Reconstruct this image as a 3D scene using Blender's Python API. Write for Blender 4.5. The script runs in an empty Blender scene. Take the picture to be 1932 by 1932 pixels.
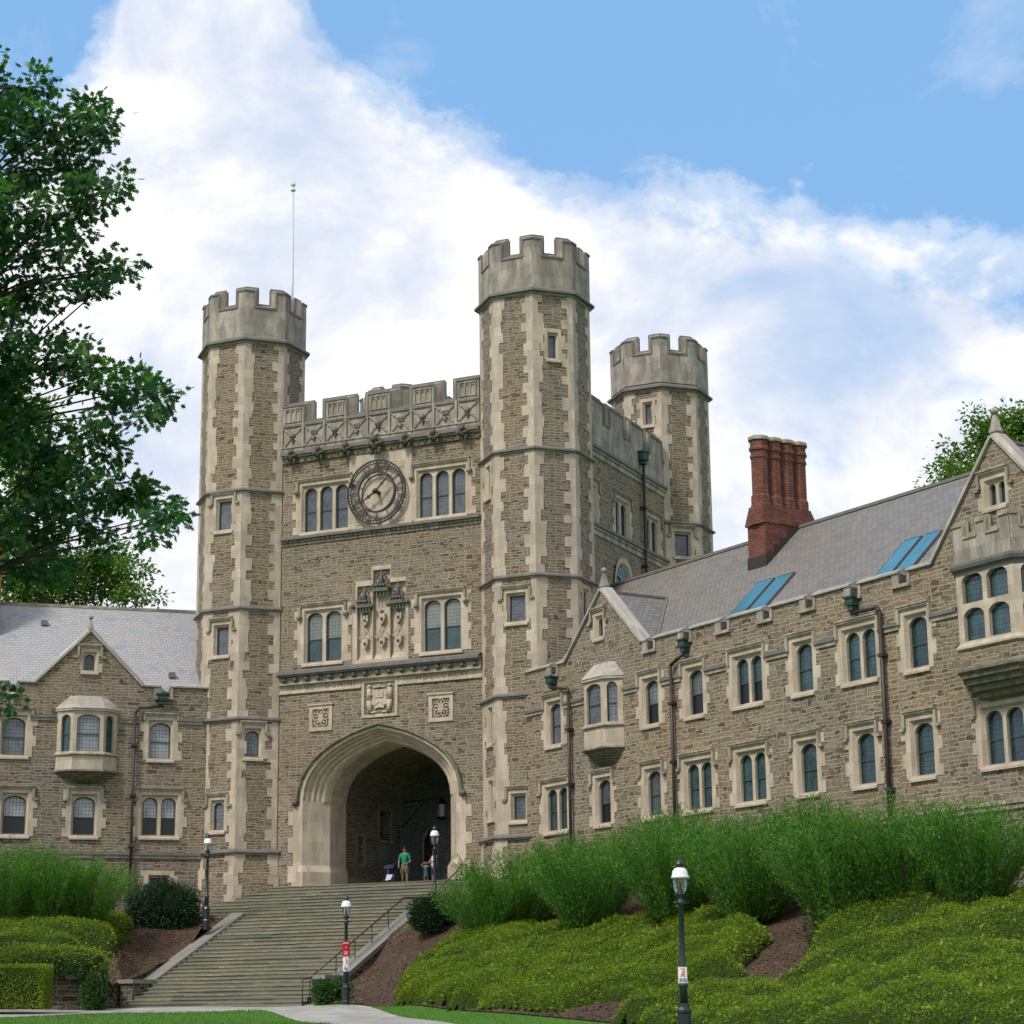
import bpy, math, random
import numpy as np
from mathutils import Vector, Matrix
from mathutils.geometry import tessellate_polygon, delaunay_2d_cdt
random.seed(7); rng = np.random.default_rng(11)
R_ = math.radians
scn = bpy.context.scene; COL = scn.collection

# ------------------------------------------------------------------ camera, sky, sun, exposure
PITCH, ROLL = R_(13.748), R_(-0.652)
cam = bpy.data.cameras.new("camera"); cam.lens = 73.67; cam.sensor_width = 36; cam.clip_end = 3000; cam.clip_start = 0.2
co = bpy.data.objects.new("camera", cam); COL.objects.link(co)
_cp, _sp, _cr, _sr = math.cos(PITCH), math.sin(PITCH), math.cos(ROLL), math.sin(ROLL)
_f = Vector((0, _cp, _sp)); _r0 = Vector((1, 0, 0)); _u0 = Vector((0, -_sp, _cp))
_R, _U = _r0*_cr + _u0*_sr, _u0*_cr - _r0*_sr
co.matrix_world = Matrix(((_R.x, _U.x, -_f.x, 0), (_R.y, _U.y, -_f.y, 0), (_R.z, _U.z, -_f.z, 0), (0, 0, 0, 1)))
scn.camera = co
scn.view_settings.view_transform = 'Standard'; scn.view_settings.look = 'None'
scn.view_settings.exposure = 0.45; scn.view_settings.gamma = 1.0
SUN_EL, SUN_AZ = R_(48), R_(222)          # azimuth: direction the light comes from, from +y clockwise
sd = Vector((math.sin(SUN_AZ)*math.cos(SUN_EL), math.cos(SUN_AZ)*math.cos(SUN_EL), math.sin(SUN_EL)))
sun = bpy.data.lights.new("sun", 'SUN'); sun.energy = 2.4; sun.angle = R_(12); sun.color = (1, .93, .84)
so = bpy.data.objects.new("sun", sun); COL.objects.link(so); so.location = (-40, -40, 60)
so.rotation_euler = sd.to_track_quat('Z', 'Y').to_euler()

class NT:
    """tiny node-tree helper"""
    def __init__(s, tree): s.t = tree; tree.nodes.clear()
    def n(s, typ, **kw):
        nd = s.t.nodes.new(typ)
        for k, v in kw.items():
            if k.startswith('_'): setattr(nd, k[1:], v)
            else:
                key = int(k[1:]) if k[0] == 'i' and k[1:].isdigit() else k.replace('__', ' ')
                if hasattr(v, 'is_output') or hasattr(v, 'links'): s.t.links.new(v, nd.inputs[key])
                else: nd.inputs[key].default_value = v
        return nd
    def math(s, op, a, b=0.0, c=0.0, clamp=False):
        nd = s.n('ShaderNodeMath', _operation=op, _use_clamp=clamp, i0=a, i1=b, i2=c); return nd.outputs[0]
    def mix(s, f, a, b, mode='MIX'):
        nd = s.n('ShaderNodeMix', _data_type='RGBA', _blend_type=mode)
        for i, v in ((0, f), (6, a), (7, b)):
            if hasattr(v, 'links'): s.t.links.new(v, nd.inputs[i])
            else: nd.inputs[i].default_value = (tuple(v) + (1,))[:4] if i else v
        return nd.outputs[2]
    def ramp(s, f, stops, interp='LINEAR'):
        nd = s.n('ShaderNodeValToRGB', Fac=f); cr = nd.color_ramp; cr.interpolation = interp
        while len(cr.elements) < len(stops): cr.elements.new(.5)
        for e, (p, c) in zip(cr.elements, stops):
            e.position = p; e.color = (tuple(c) + (1,))[:4] if hasattr(c, '__len__') else (c, c, c, 1)
        return nd.outputs[0]
    def noise(s, vec, scale, detail=4, rough=.55, dist=0):
        return s.n('ShaderNodeTexNoise', Vector=vec, Scale=scale, Detail=detail, Roughness=rough, Distortion=dist)

w = bpy.data.worlds.new("World"); scn.world = w; w.use_nodes = True
T = NT(w.node_tree)
geo = T.n('ShaderNodeTexCoord').outputs['Generated']
sky = T.n('ShaderNodeTexSky', _sky_type='NISHITA', _sun_disc=False, _sun_elevation=SUN_EL, _sun_rotation=SUN_AZ,
          _air_density=1.0, _dust_density=0.6, _ozone_density=2.0)
sep = T.n('ShaderNodeSeparateXYZ', Vector=geo)
X, Y, Z = sep.outputs
ya = T.math('MAXIMUM', Y, .22)
px = T.math('DIVIDE', X, ya); pz = T.math('DIVIDE', Z, ya)          # cloud deck seen towards the tower
gn = T.n('ShaderNodeCombineXYZ', X=px, Y=T.math('MULTIPLY', pz, 1.25), Z=T.math('MULTIPLY', Y, .15)).outputs[0]
n1 = T.noise(gn, 7.5, 11, .62, .25).outputs[0]
n2 = T.noise(gn, 20.0, 7, .6, .2).outputs[0]
# upper edge of the cloud bank as a curve over px
edge = T.n('ShaderNodeFloatCurve', Value=T.math('MULTIPLY_ADD', px, 1.6, .5))
cu = edge.mapping.curves[0]
pts = [(0, .64), (.08, .72), (.13, .79), (.17, .86), (.20, .97), (.28, .97), (.33, .87), (.36, .81), (.45, .765), (.535, .70), (.57, .71), (.69, .68), (.8, .635), (.92, .60), (1, .58)]
while len(cu.points) < len(pts): cu.points.new(.5, .5)
for p, (a, b) in zip(cu.points, pts): p.location = (a, b)
edge.mapping.update()
ev = T.math('MULTIPLY', edge.outputs[0], .58)
d = T.math('SUBTRACT', ev, pz)                                       # >0 inside the bank
den = T.math('ADD', T.math('MULTIPLY', d, 15.0), T.math('MULTIPLY', T.math('SUBTRACT', n1, .5), 2.5))
den = T.math('ADD', den, T.math('MULTIPLY', T.math('SUBTRACT', n2, .5), 1.1))
cover = T.ramp(T.math('ADD', den, .35), [(0.0, 0), (.25, .4), (.6, 1)], 'EASE')
# thin patches inside the bank, lower right
hole = T.noise(T.n('ShaderNodeVectorMath', _operation='ADD', i0=gn, i1=(3.3, 1.7, 0)).outputs[0], 9.0, 5, .5, .3).outputs[0]
right = T.ramp(T.math('MULTIPLY_ADD', px, 2.2, .42), [(.35, 0), (.62, 1)])
hole = T.math('MULTIPLY', T.ramp(hole, [(.54, 0), (.70, .8)], 'EASE'), right)
cover = T.math('MULTIPLY', cover, T.math('SUBTRACT', 1.0, T.math('MULTIPLY', hole, .5)))
wisps = T.ramp(T.noise(T.n('ShaderNodeVectorMath', _operation='ADD', i0=gn, i1=(8.1, 4.2, 0)).outputs[0], 6.0, 8, .62, .5).outputs[0], [(.55, 0), (.8, .55)])
cover = T.math('MAXIMUM', cover, wisps)
shade = T.noise(T.n('ShaderNodeVectorMath', _operation='ADD', i0=gn, i1=(1.1, 6.6, 0)).outputs[0], 8.5, 11, .62, .3).outputs[0]
cover = T.math('MAXIMUM', cover, T.ramp(T.math('MULTIPLY_ADD', Y, -1.0, .6), [(.15, 0), (.5, .85)]))   # unseen cloud cover added over the rest of the sky to lift neutral light
cloudc = T.ramp(shade, [(.33, (.48, .55, .68)), (.45, (.62, .65, .72)), (.56, (.80, .80, .80))])
blue = T.mix(1.0, T.n('ShaderNodeVectorMath', _operation='SCALE', i0=sky.outputs[0], Scale=.085).outputs[0], (1.0, 1.25, 1.25), 'MULTIPLY')
bluef = T.mix(.85, blue, (.195, .385, .665))
skyc = T.mix(cover, bluef, cloudc)
bg = T.n('ShaderNodeBackground', Color=skyc, Strength=1.0)
T.n('ShaderNodeOutputWorld', Surface=bg.outputs[0])

# ------------------------------------------------------------------ geometry helpers
def tag(o, label=None, cat=None, group=None, kind=None):
    if label: o['label'] = label
    if cat: o['category'] = cat
    if group: o['group'] = group
    if kind: o['kind'] = kind
    return o
def empty(name, loc, label, cat, group=None, rz=0):
    o = bpy.data.objects.new(name, None); COL.objects.link(o); o.location = loc; o.rotation_euler.z = rz
    return tag(o, label, cat, group)
def base_of(o):
    v = Vector((0, 0, 0))
    while o is not None: v += o.location; o = o.parent
    return v
def plane_basis(n):
    if abs(n.z) > .92: return Vector((1, 0, 0)), Vector((0, 1, 0))
    t = Vector((-n.y, n.x, 0)).normalized()
    return t, n.cross(t)
class Fr:
    """vertical wall frame: u along the wall, o outwards, z up"""
    def __init__(s, o, ang):
        s.o = Vector((o[0], o[1], 0)); a = R_(ang); s.e = Vector((math.cos(a), math.sin(a), 0)); s.n = Vector((math.sin(a), -math.cos(a), 0)); s.ang = ang
    def p(s, u, o, z): q = s.o + s.e*u + s.n*o; return Vector((q.x, q.y, z))
class MB:
    def __init__(s): s.v = []; s.f = []; s.m = []; s.sm = []
    def poly(s, pts, m=0, smooth=False):
        b = len(s.v); s.v += [Vector(p) for p in pts]; s.f.append(tuple(range(b, b+len(pts)))); s.m.append(m); s.sm.append(smooth)
    def quads(s, A, B, m=0, closed=False, smooth=False):
        n = len(A)
        for i in range(n if closed else n-1):
            j = (i+1) % n; s.poly((A[i], A[j], B[j], B[i]), m, smooth)
    def box(s, fr, u0, u1, o0, o1, z0, z1, m=0, back=True):
        P = lambda u, o, z: fr.p(u, o, z)
        s.poly((P(u0,o1,z0), P(u1,o1,z0), P(u1,o1,z1), P(u0,o1,z1)), m)
        s.poly((P(u0,o0,z0), P(u0,o1,z0), P(u0,o1,z1), P(u0,o0,z1)), m)
        s.poly((P(u1,o1,z0), P(u1,o0,z0), P(u1,o0,z1), P(u1,o1,z1)), m)
        s.poly((P(u0,o1,z1), P(u1,o1,z1), P(u1,o0,z1), P(u0,o0,z1)), m)
        s.poly((P(u0,o0,z0), P(u1,o0,z0), P(u1,o1,z0), P(u0,o1,z0)), m)
        if back: s.poly((P(u1,o0,z0), P(u0,o0,z0), P(u0,o0,z1), P(u1,o0,z1)), m)
    def plate(s, fr, outer, o, holes=(), m=0, depth=0.0, hdepth=None, msides=None):
        """polygon in (u,z) at offset o with holes; its edge goes back by depth, its holes by hdepth"""
        loops = [[Vector((a, b, 0)) for a, b in outer]] + [[Vector((a, b, 0)) for a, b in h] for h in holes]
        flat = [p for l in loops for p in l]
        for t in tessellate_polygon(loops):
            tri = [flat[i] for i in t]
            ar = (tri[1]-tri[0]).cross(tri[2]-tri[0]).z
            if abs(ar) < 1e-9: continue
            if ar < 0: tri.reverse()
            s.poly([fr.p(q.x, o, q.y) for q in tri], m)
        ms = m if msides is None else msides
        if depth:
            s.quads([fr.p(a, o, b) for a, b in outer], [fr.p(a, o-depth, b) for a, b in outer], ms, True)
        if hdepth:
            for h in holes: s.quads([fr.p(a, o, b) for a, b in h], [fr.p(a, o-hdepth, b) for a, b in h], ms, True)
    def tube(s, p0, p1, r0, r1=None, n=8, m=0, caps=True, smooth=True):
        p0 = Vector(p0); p1 = Vector(p1); r1 = r0 if r1 is None else r1
        d = (p1-p0).normalized(); a = d.orthogonal().normalized(); b = d.cross(a)
        A = [p0 + (a*math.cos(t)+b*math.sin(t))*r0 for t in [2*math.pi*i/n for i in range(n)]]
        B = [p1 + (a*math.cos(t)+b*math.sin(t))*r1 for t in [2*math.pi*i/n for i in range(n)]]
        s.quads(A, B, m, True, smooth and n > 5)
        if caps: s.poly(A[::-1], m); s.poly(B, m)
    def path(s, pts, r, n=8, m=0):
        for a, b in zip(pts, pts[1:]): s.tube(a, b, r, r, n, m)
        for a in pts[1:-1]: s.ball(a, r*1.02, m, 6, 4)
    def lathe(s, c, prof, n=16, ph=0.0, m=0, smooth=True, caps=True):
        rings = [[Vector((c[0]+r*math.cos(ph+2*math.pi*i/n), c[1]+r*math.sin(ph+2*math.pi*i/n), c[2]+z)) for i in range(n)] for r, z in prof]
        for A, B in zip(rings, rings[1:]): s.quads(A, B, m, True, smooth)
        if caps: s.poly(rings[0][::-1], m); s.poly(rings[-1], m)
    def ball(s, c, r, m=0, n=10, k=7, sc=(1, 1, 1), jit=0.0):
        c = Vector(c); rings = []
        for j in range(1, k):
            t = math.pi*j/k
            rings.append([c + Vector((math.sin(t)*math.cos(2*math.pi*i/n)*sc[0], math.sin(t)*math.sin(2*math.pi*i/n)*sc[1], -math.cos(t)*sc[2]))*r*(1+random.uniform(-jit, jit)) for i in range(n)])
        for A, B in zip(rings, rings[1:]): s.quads(A, B, m, True, True)
        s.poly(rings[0][::-1], m, True); s.poly(rings[-1], m, True)
    def bar(s, p0, p1, w, m=0): s.tube(p0, p1, w, w, 4, m, True, False)
    def build(s, name, mats, parent=None, label=None):
        if not isinstance(mats, (list, tuple)): mats = [mats]
        me = bpy.data.meshes.new(name); o = bpy.data.objects.new(name, me)
        if parent is not None: o.parent = parent
        COL.objects.link(o); b = base_of(parent)
        me.from_pydata([v-b for v in s.v], [], s.f); me.update()
        for mt in mats: me.materials.append(mt)
        me.polygons.foreach_set('material_index', s.m); me.polygons.foreach_set('use_smooth', s.sm)
        uv = me.uv_layers.new(name='uv').data; k = 0
        for i, f in enumerate(s.f):
            n = me.polygons[i].normal; t, q = plane_basis(n)
            if t.dot(Vector((1, .2, 0))) < 0: t = -t
            for j in f: uv[k].uv = (s.v[j].dot(t), s.v[j].dot(q) if abs(n.z) <= .92 else s.v[j].y); k += 1
        if any(s.sm):                                  # weld so that smooth faces shade smoothly
            import bmesh
            bm = bmesh.new(); bm.from_mesh(me); bmesh.ops.remove_doubles(bm, verts=bm.verts, dist=1e-5); bm.to_mesh(me); bm.free()
        if label: o['label'] = label
        return o
def leaf_mesh(name, P, D, N, size, tmpl, mat, parent=None, base=(0, 0, 0)):
    """many leaves in one mesh: positions P, along D, normals N, template polygon in (along, across)"""
    n = len(P); k = len(tmpl); P = np.asarray(P, float) - np.array(base)
    D = D/np.linalg.norm(D, axis=1, keepdims=True); S = np.cross(N, D); S /= np.linalg.norm(S, axis=1, keepdims=True)+1e-9
    Nn = np.cross(D, S)
    size = np.broadcast_to(np.asarray(size, float), (n,))
    V = np.empty((n, k, 3))
    for i, t in enumerate(tmpl):
        a, b = t[0], t[1]; c = t[2] if len(t) > 2 else 0
        V[:, i] = P + (D*a + S*b + Nn*c)*size[:, None]
    me = bpy.data.meshes.new(name); me.vertices.add(n*k); me.vertices.foreach_set('co', V.ravel().astype(np.float32))
    me.loops.add(n*k); me.loops.foreach_set('vertex_index', np.arange(n*k, dtype=np.int32))
    me.polygons.add(n); me.polygons.foreach_set('loop_start', np.arange(0, n*k, k, dtype=np.int32))
    me.polygons.foreach_set('loop_total', np.full(n, k, np.int32)); me.update(calc_edges=True)
    me.materials.append(mat)
    o = bpy.data.objects.new(name, me)
    if parent is not None: o.parent = parent
    COL.objects.link(o); return o

# pixel of the (1932 px) picture -> point on a surface, used to lay out measured positions
F_ = 73.67/36*1932
cp, sp = math.cos(PITCH), math.sin(PITCH); c_, s_ = math.cos(ROLL), math.sin(ROLL)
fw = Vector((0, cp, sp)); _u = Vector((0, -sp, cp)); _r = Vector((1, 0, 0))
rt = _r*c_ + _u*s_; up = _u*c_ - _r*s_
def ray(x, y): return fw + rt*((x-966)/F_) - up*((y-966)/F_)
def at(x, y, Yd): q = ray(x, y); return q*(Yd/q.y)

# ------------------------------------------------------------------ materials
def mat(name, fn, rough=.9, spec=.25):
    m = bpy.data.materials.new(name); m.use_nodes = True; t = NT(m.node_tree)
    b = t.n('ShaderNodeBsdfPrincipled', Roughness=rough); b.inputs['Specular IOR Level'].default_value = spec
    t.n('ShaderNodeOutputMaterial', Surface=b.outputs[0]); fn(t, b); return m
def lk(t, a, b): t.t.links.new(a, b)
def bump(t, b, h, strength=.3, dist=.03):
    bn = t.n('ShaderNodeBump', Height=h, Strength=strength, Distance=dist); lk(t, bn.outputs[0], b.inputs['Normal'])
def tcoord(t): return t.n('ShaderNodeTexCoord')
def plain(name, c, rough=.6, spec=.3, metal=0, var=.0, scale=6):
    def fn(t, b):
        b.inputs['Metallic'].default_value = metal
        n = t.noise(tcoord(t).outputs['Object'], scale, 4)
        k = var if var else .12
        lk(t, t.mix(n.outputs[0], tuple(x*(1-k) for x in c), tuple(min(1, x*(1+k)) for x in c)), b.inputs['Base Color'])
    return mat(name, fn, rough, spec)
def rubble(name, stops, mortar, hs=(.185, .125), ws=(.58, .42), dark=1.0):
    def fn(t, b):
        tc = tcoord(t); uv = tc.outputs['UV']
        sc = t.n('ShaderNodeVectorMath', _operation='MULTIPLY', i0=uv, i1=(1.0, 1.0, 0)).outputs[0]
        nz = t.noise(sc, 2.4, 2, .5).outputs[1]; nz2 = t.noise(sc, 9.0, 2, .5).outputs[1]
        o1 = t.n('ShaderNodeVectorMath', _operation='MULTIPLY_ADD', i0=t.n('ShaderNodeVectorMath', _operation='SUBTRACT', i0=nz, i1=(.5, .5, .5)).outputs[0], i1=(.22, .13, 0), i2=sc).outputs[0]
        o2 = t.n('ShaderNodeVectorMath', _operation='MULTIPLY_ADD', i0=t.n('ShaderNodeVectorMath', _operation='SUBTRACT', i0=nz2, i1=(.5, .5, .5)).outputs[0], i1=(.06, .035, 0), i2=o1).outputs[0]
        def br(h, wd, fq, sq, off, seed):
            v = t.n('ShaderNodeVectorMath', _operation='ADD', i0=o2, i1=(seed, seed*.37, 0)).outputs[0]
            nd = t.n('ShaderNodeTexBrick', Vector=v, Color1=(0, 0, 0, 1), Color2=(1, 1, 1, 1), Mortar=(.5, .5, .5, 1), Scale=1.0, Mortar__Size=.016, Mortar__Smooth=.25, Bias=0.0, Brick__Width=wd, Row__Height=h)
            nd.offset = off; nd.offset_frequency = 2; nd.squash = sq; nd.squash_frequency = fq; return nd
        A = br(hs[0], ws[0], 3, .62, .43, 0.0); B = br(hs[1], ws[1], 2, .7, .37, 5.3); C = br(hs[0]*1.55, ws[0]*1.1, 3, .7, .31, 9.1)
        m1 = t.ramp(t.noise(t.n('ShaderNodeVectorMath', _operation='MULTIPLY', i0=sc, i1=(.8, 1.6, 0)).outputs[0], 1.25, 2, .6).outputs[0], [(.46, 0), (.47, 1)], 'LINEAR')
        m2 = t.ramp(t.noise(t.n('ShaderNodeVectorMath', _operation='MULTIPLY_ADD', i0=sc, i1=(1.0, 1.5, 0), i2=(7, 3, 0)).outputs[0], 1.5, 2, .6).outputs[0], [(.60, 0), (.61, 1)], 'LINEAR')
        rnd = t.mix(m2, t.mix(m1, A.outputs[0], B.outputs[0]), C.outputs[0])
        fac = t.math('ADD', 0, t.mix(m2, t.mix(m1, A.outputs[1], B.outputs[1]), C.outputs[1]))
        stone = t.ramp(rnd, stops)
        grain = t.noise(sc, 22.0, 5, .65).outputs[0]
        stone = t.mix(t.ramp(grain, [(.3, .75), (.72, 0)]), stone, t.mix(1, stone, (.62, .6, .56), 'MULTIPLY'))
        big = t.noise(t.n('ShaderNodeVectorMath', _operation='MULTIPLY', i0=sc, i1=(1, .55, 0)).outputs[0], .42, 5, .6).outputs[0]
        colr = t.mix(fac, stone, t.mix(grain, tuple(x*.82 for x in mortar), mortar))
        colr = t.mix(t.ramp(big, [(.38, .34), (.62, 0)]), colr, t.mix(1, colr, (.70, .72, .62), 'MULTIPLY'))
        drift = t.noise(t.n('ShaderNodeVectorMath', _operation='MULTIPLY', i0=sc, i1=(1, 1, 0)).outputs[0], .16, 3, .6).outputs[0]
        colr = t.mix(1, colr, t.ramp(drift, [(.35, (.92, .95, 1.0)), (.65, (1.12, 1.07, 1.0))]), 'MULTIPLY')
        lk(t, colr, b.inputs['Base Color'])
        h = t.math('ADD', t.math('MULTIPLY', t.math('SUBTRACT', 1.0, fac), .8), t.math('MULTIPLY', grain, .5))
        bump(t, b, h, .55, .035)
    return mat(name, fn, .92, .15)
def ashlar(name, c1, c2, bw=.85, bh=.46, stain=.4, stainc=(.55, .55, .52)):
    def fn(t, b):
        uv = tcoord(t).outputs['UV']
        br = t.n('ShaderNodeTexBrick', Vector=uv, Color1=(0, 0, 0, 1), Color2=(1, 1, 1, 1), Mortar=(.5, .5, .5, 1), Scale=1.0, Mortar__Size=.008, Mortar__Smooth=.3, Bias=0.0, Brick__Width=bw, Row__Height=bh)
        br.offset = .5
        col = t.mix(br.outputs[0], c1, c2)
        g = t.noise(uv, 14, 6, .7).outputs[0]
        col = t.mix(t.ramp(g, [(.35, .35), (.65, 0)]), col, t.mix(1, col, (.74, .73, .70), 'MULTIPLY'))
        st = t.noise(t.n('ShaderNodeVectorMath', _operation='MULTIPLY', i0=uv, i1=(2.2, .55, 0)).outputs[0], 1.0, 6, .62, .3).outputs[0]
        col = t.mix(t.ramp(st, [(.42, stain), (.62, 0)]), col, t.mix(1, col, stainc, 'MULTIPLY'))
        col = t.mix(t.math('MULTIPLY', br.outputs[1], .45), col, t.mix(1, col, (.5, .48, .45), 'MULTIPLY'))
        lk(t, col, b.inputs['Base Color'])
        bump(t, b, t.math('ADD', g, t.math('MULTIPLY', br.outputs[1], -.6)), .22, .02)
    return mat(name, fn, .88, .2)
ST = [(0, (.095, .075, .056)), (.22, (.172, .138, .100)), (.45, (.222, .180, .132)), (.62, (.192, .166, .134)), (.8, (.262, .214, .155)), (1, (.160, .140, .126))]
M_rub = rubble('rubble_stone', ST, (.385, .335, .26))
M_rubR = rubble('rubble_stone_warm', [(p, (c[0]*1.10, c[1]*1.08, c[2]*1.04)) for p, c in ST], (.41, .36, .285), (.205, .14), (.60, .44))
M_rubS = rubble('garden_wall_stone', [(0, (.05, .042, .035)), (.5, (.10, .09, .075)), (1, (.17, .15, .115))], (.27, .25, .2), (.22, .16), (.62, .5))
M_lime = ashlar('limestone', (.47, .395, .31), (.56, .475, .375), .85, .46, .55, (.58, .58, .55))
M_limeQ = ashlar('quoin_limestone', (.44, .375, .298), (.56, .475, .378), .9, .45, .55, (.60, .60, .57))
M_gry = ashlar('weathered_limestone', (.32, .29, .245), (.44, .395, .33), .8, .45, .95, (.56, .56, .56))
M_cop = ashlar('coping_stone', (.36, .34, .30), (.46, .43, .38), 1.1, 5, .6, (.55, .55, .54))
M_lead = plain('dark_weathered_ledge', (.135, .130, .118), .65, .4, 0, .5, 3)
M_olive = ashlar('dark_olive_stone', (.17, .165, .125), (.25, .235, .18), 1.3, 5, .8, (.42, .45, .34))  # darker olive stone for cornice bands, arch hood and corbels
M_hood = ashlar('hood_mould_stone', (.34, .30, .235), (.42, .37, .29), 1.2, 5, .7, (.45, .45, .40))
def slate(name, c, line):
    def fn(t, b):
        uv = tcoord(t).outputs['UV']
        br = t.n('ShaderNodeTexBrick', Vector=uv, Color1=(0, 0, 0, 1), Color2=(1, 1, 1, 1), Mortar=(.5, .5, .5, 1), Scale=1.0, Mortar__Size=.014, Mortar__Smooth=.2, Bias=0.0, Brick__Width=.30, Row__Height=.20)
        br.offset = .5
        pat = t.noise(uv, .9, 5, .65, .4).outputs[0]
        f = t.math('ADD', t.math('MULTIPLY', br.outputs[0], .45), t.math('MULTIPLY', pat, .85))
        col = t.ramp(f, [(.35, c[0]), (.55, c[1]), (.72, c[2]), (.85, c[3])])
        col = t.mix(t.math('MULTIPLY', br.outputs[1], line), col, (.05, .048, .046))
        lk(t, col, b.inputs['Base Color'])
        bump(t, b, t.math('SUBTRACT', t.math('MULTIPLY', br.outputs[0], .5), br.outputs[1]), .6, .03)
    return mat(name, fn, .55, .5)
M_slateL = slate('sky_bright_slate', [(.25, .262, .285), (.33, .335, .35), (.37, .335, .315), (.30, .315, .34)], .45)  # brightness of the reflected sky put into the slate colour
M_slateR = slate('grey_slate', [(.135, .140, .142), (.172, .170, .164), (.215, .188, .158), (.165, .140, .118)], .8)
def brickf(t, b):
    uv = tcoord(t).outputs['UV']
    br = t.n('ShaderNodeTexBrick', Vector=uv, Color1=(.075, .022, .015, 1), Color2=(.20, .055, .035, 1), Mortar=(.21, .13, .10, 1), Scale=1.0, Mortar__Size=.011, Mortar__Smooth=.2, Bias=0.0, Brick__Width=.23, Row__Height=.078)
    g = t.noise(uv, 1.6, 6, .65).outputs[0]
    lk(t, t.mix(t.ramp(g, [(.35, .6), (.6, 0)]), br.outputs[0], (.07, .03, .025)), b.inputs['Base Color']); bump(t, b, br.outputs[1], -.3, .02)
M_brick = mat('red_brick', brickf, .9, .2)
def glassf(dark, light, blindz=None):
    def fn(t, b):
        uv = tcoord(t).outputs['UV']
        br = t.n('ShaderNodeTexBrick', Vector=uv, Color1=(0, 0, 0, 1), Color2=(1, 1, 1, 1), Mortar=(0, 0, 0, 1), Scale=1.0, Mortar__Size=.010, Mortar__Smooth=.1, Bias=0.0, Brick__Width=.155, Row__Height=.165)
        br.offset = 0
        big = t.noise(uv, 1.3, 3, .6, .5).outputs[0]
        col = t.mix(t.math('MULTIPLY', br.outputs[0], .8), t.ramp(big, [(.38, dark), (.62, light)]), light)
        oi = t.n('ShaderNodeObjectInfo').outputs['Random']
        col = t.mix(1, col, t.ramp(oi, [(0, (.55, .6, .6)), (.5, (1, 1, 1)), (1, (1.35, 1.3, 1.25))]), 'MULTIPLY')
        lk(t, t.mix(t.math('MULTIPLY', br.outputs[1], .8), col, (.012, .016, .018)), b.inputs['Base Color'])
        lk(t, t.math('MULTIPLY_ADD', br.outputs[1], .5, .07), b.inputs['Roughness'])
        bump(t, b, t.math('ADD', t.math('MULTIPLY', br.outputs[0], .7), t.math('MULTIPLY', t.noise(uv, 5, 2).outputs[0], .6)), .25, .02)
        b.inputs['Specular IOR Level'].default_value = .7
    return fn
M_gblue = mat('leaded_glass_sky', glassf((.055, .065, .080), (.125, .14, .16)), .1, .8)  # reflected sky put into the pane colour as blue-grey
M_gpale = mat('leaded_glass_pale', glassf((.20, .21, .23), (.31, .32, .34)), .15, .8)  # pale panes: blinds and reflected sky put into the colour
M_gdark = mat('leaded_glass_dark', glassf((.010, .032, .038), (.035, .075, .082)), .08, .6)
M_gblind = mat('leaded_glass_blind', glassf((.13, .15, .14), (.19, .21, .20)), .15, .8)
M_gblack = plain('open_window_dark', (.008, .009, .010), .3, .5)
M_sash = plain('sash_paint', (.035, .055, .055), .5, .4)
M_sky = plain('skylight_glass', (.045, .16, .22), .22, .6, 0, .35, .8)
M_iron = plain('black_iron', (.010, .012, .014), .45, .5)
M_lampg = plain('dark_green_lamp_paint', (.012, .022, .022), .38, .5)
M_white = plain('white_enamel', (.72, .74, .76), .3, .5)
M_pipe = plain('brown_copper_pipe', (.035, .024, .020), .5, .4, 0, .5, 2)
M_cu = plain('green_copper', (.028, .066, .055), .7, .3, 0, .6, 5)
M_carv = plain('dark_carved_stone', (.125, .120, .102), .9, .2, 0, .6, 9)
M_pole = plain('pole_paint', (.55, .56, .58), .4, .5)
M_bronze = plain('handrail_bronze', (.055, .038, .026), .45, .5)
def stepf(t, b):
    tc = tcoord(t); uv = tc.outputs['UV']
    n = t.noise(t.n('ShaderNodeVectorMath', _operation='MULTIPLY', i0=uv, i1=(.5, 6.1, 0)).outputs[0], 1.0, 4, .7).outputs[0]
    br = t.n('ShaderNodeTexBrick', Vector=uv, Color1=(0, 0, 0, 1), Color2=(1, 1, 1, 1), Mortar=(.5, .5, .5, 1), Scale=1.0, Mortar__Size=.006, Mortar__Smooth=.2, Bias=0.0, Brick__Width=1.9, Row__Height=.165); br.offset = .37
    f = t.math('ADD', t.math('MULTIPLY', n, .7), t.math('MULTIPLY', br.outputs[0], .4))
    col = t.ramp(f, [(.3, (.105, .115, .088)), (.5, (.155, .160, .118)), (.7, (.20, .185, .138)), (.85, (.14, .135, .12))])
    g = t.noise(uv, 9, 5, .7).outputs[0]
    col = t.mix(t.ramp(g, [(.35, .5), (.65, 0)]), col, t.mix(1, col, (.6, .63, .58), 'MULTIPLY'))
    lk(t, t.mix(br.outputs[1], col, (.24, .22, .17)), b.inputs['Base Color']); bump(t, b, g, .3, .02)
M_step = mat('bluestone_steps', stepf, .85, .3)
M_nose = ashlar('highlit_step_edge', (.24, .23, .17), (.36, .33, .245), 1.9, 5, .7, (.5, .5, .42))  # nosing highlights put into a paler edge colour
M_cheek = ashlar('bluestone_coping', (.20, .195, .18), (.27, .26, .235), 1.6, 8, .5, (.6, .6, .58))
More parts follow.
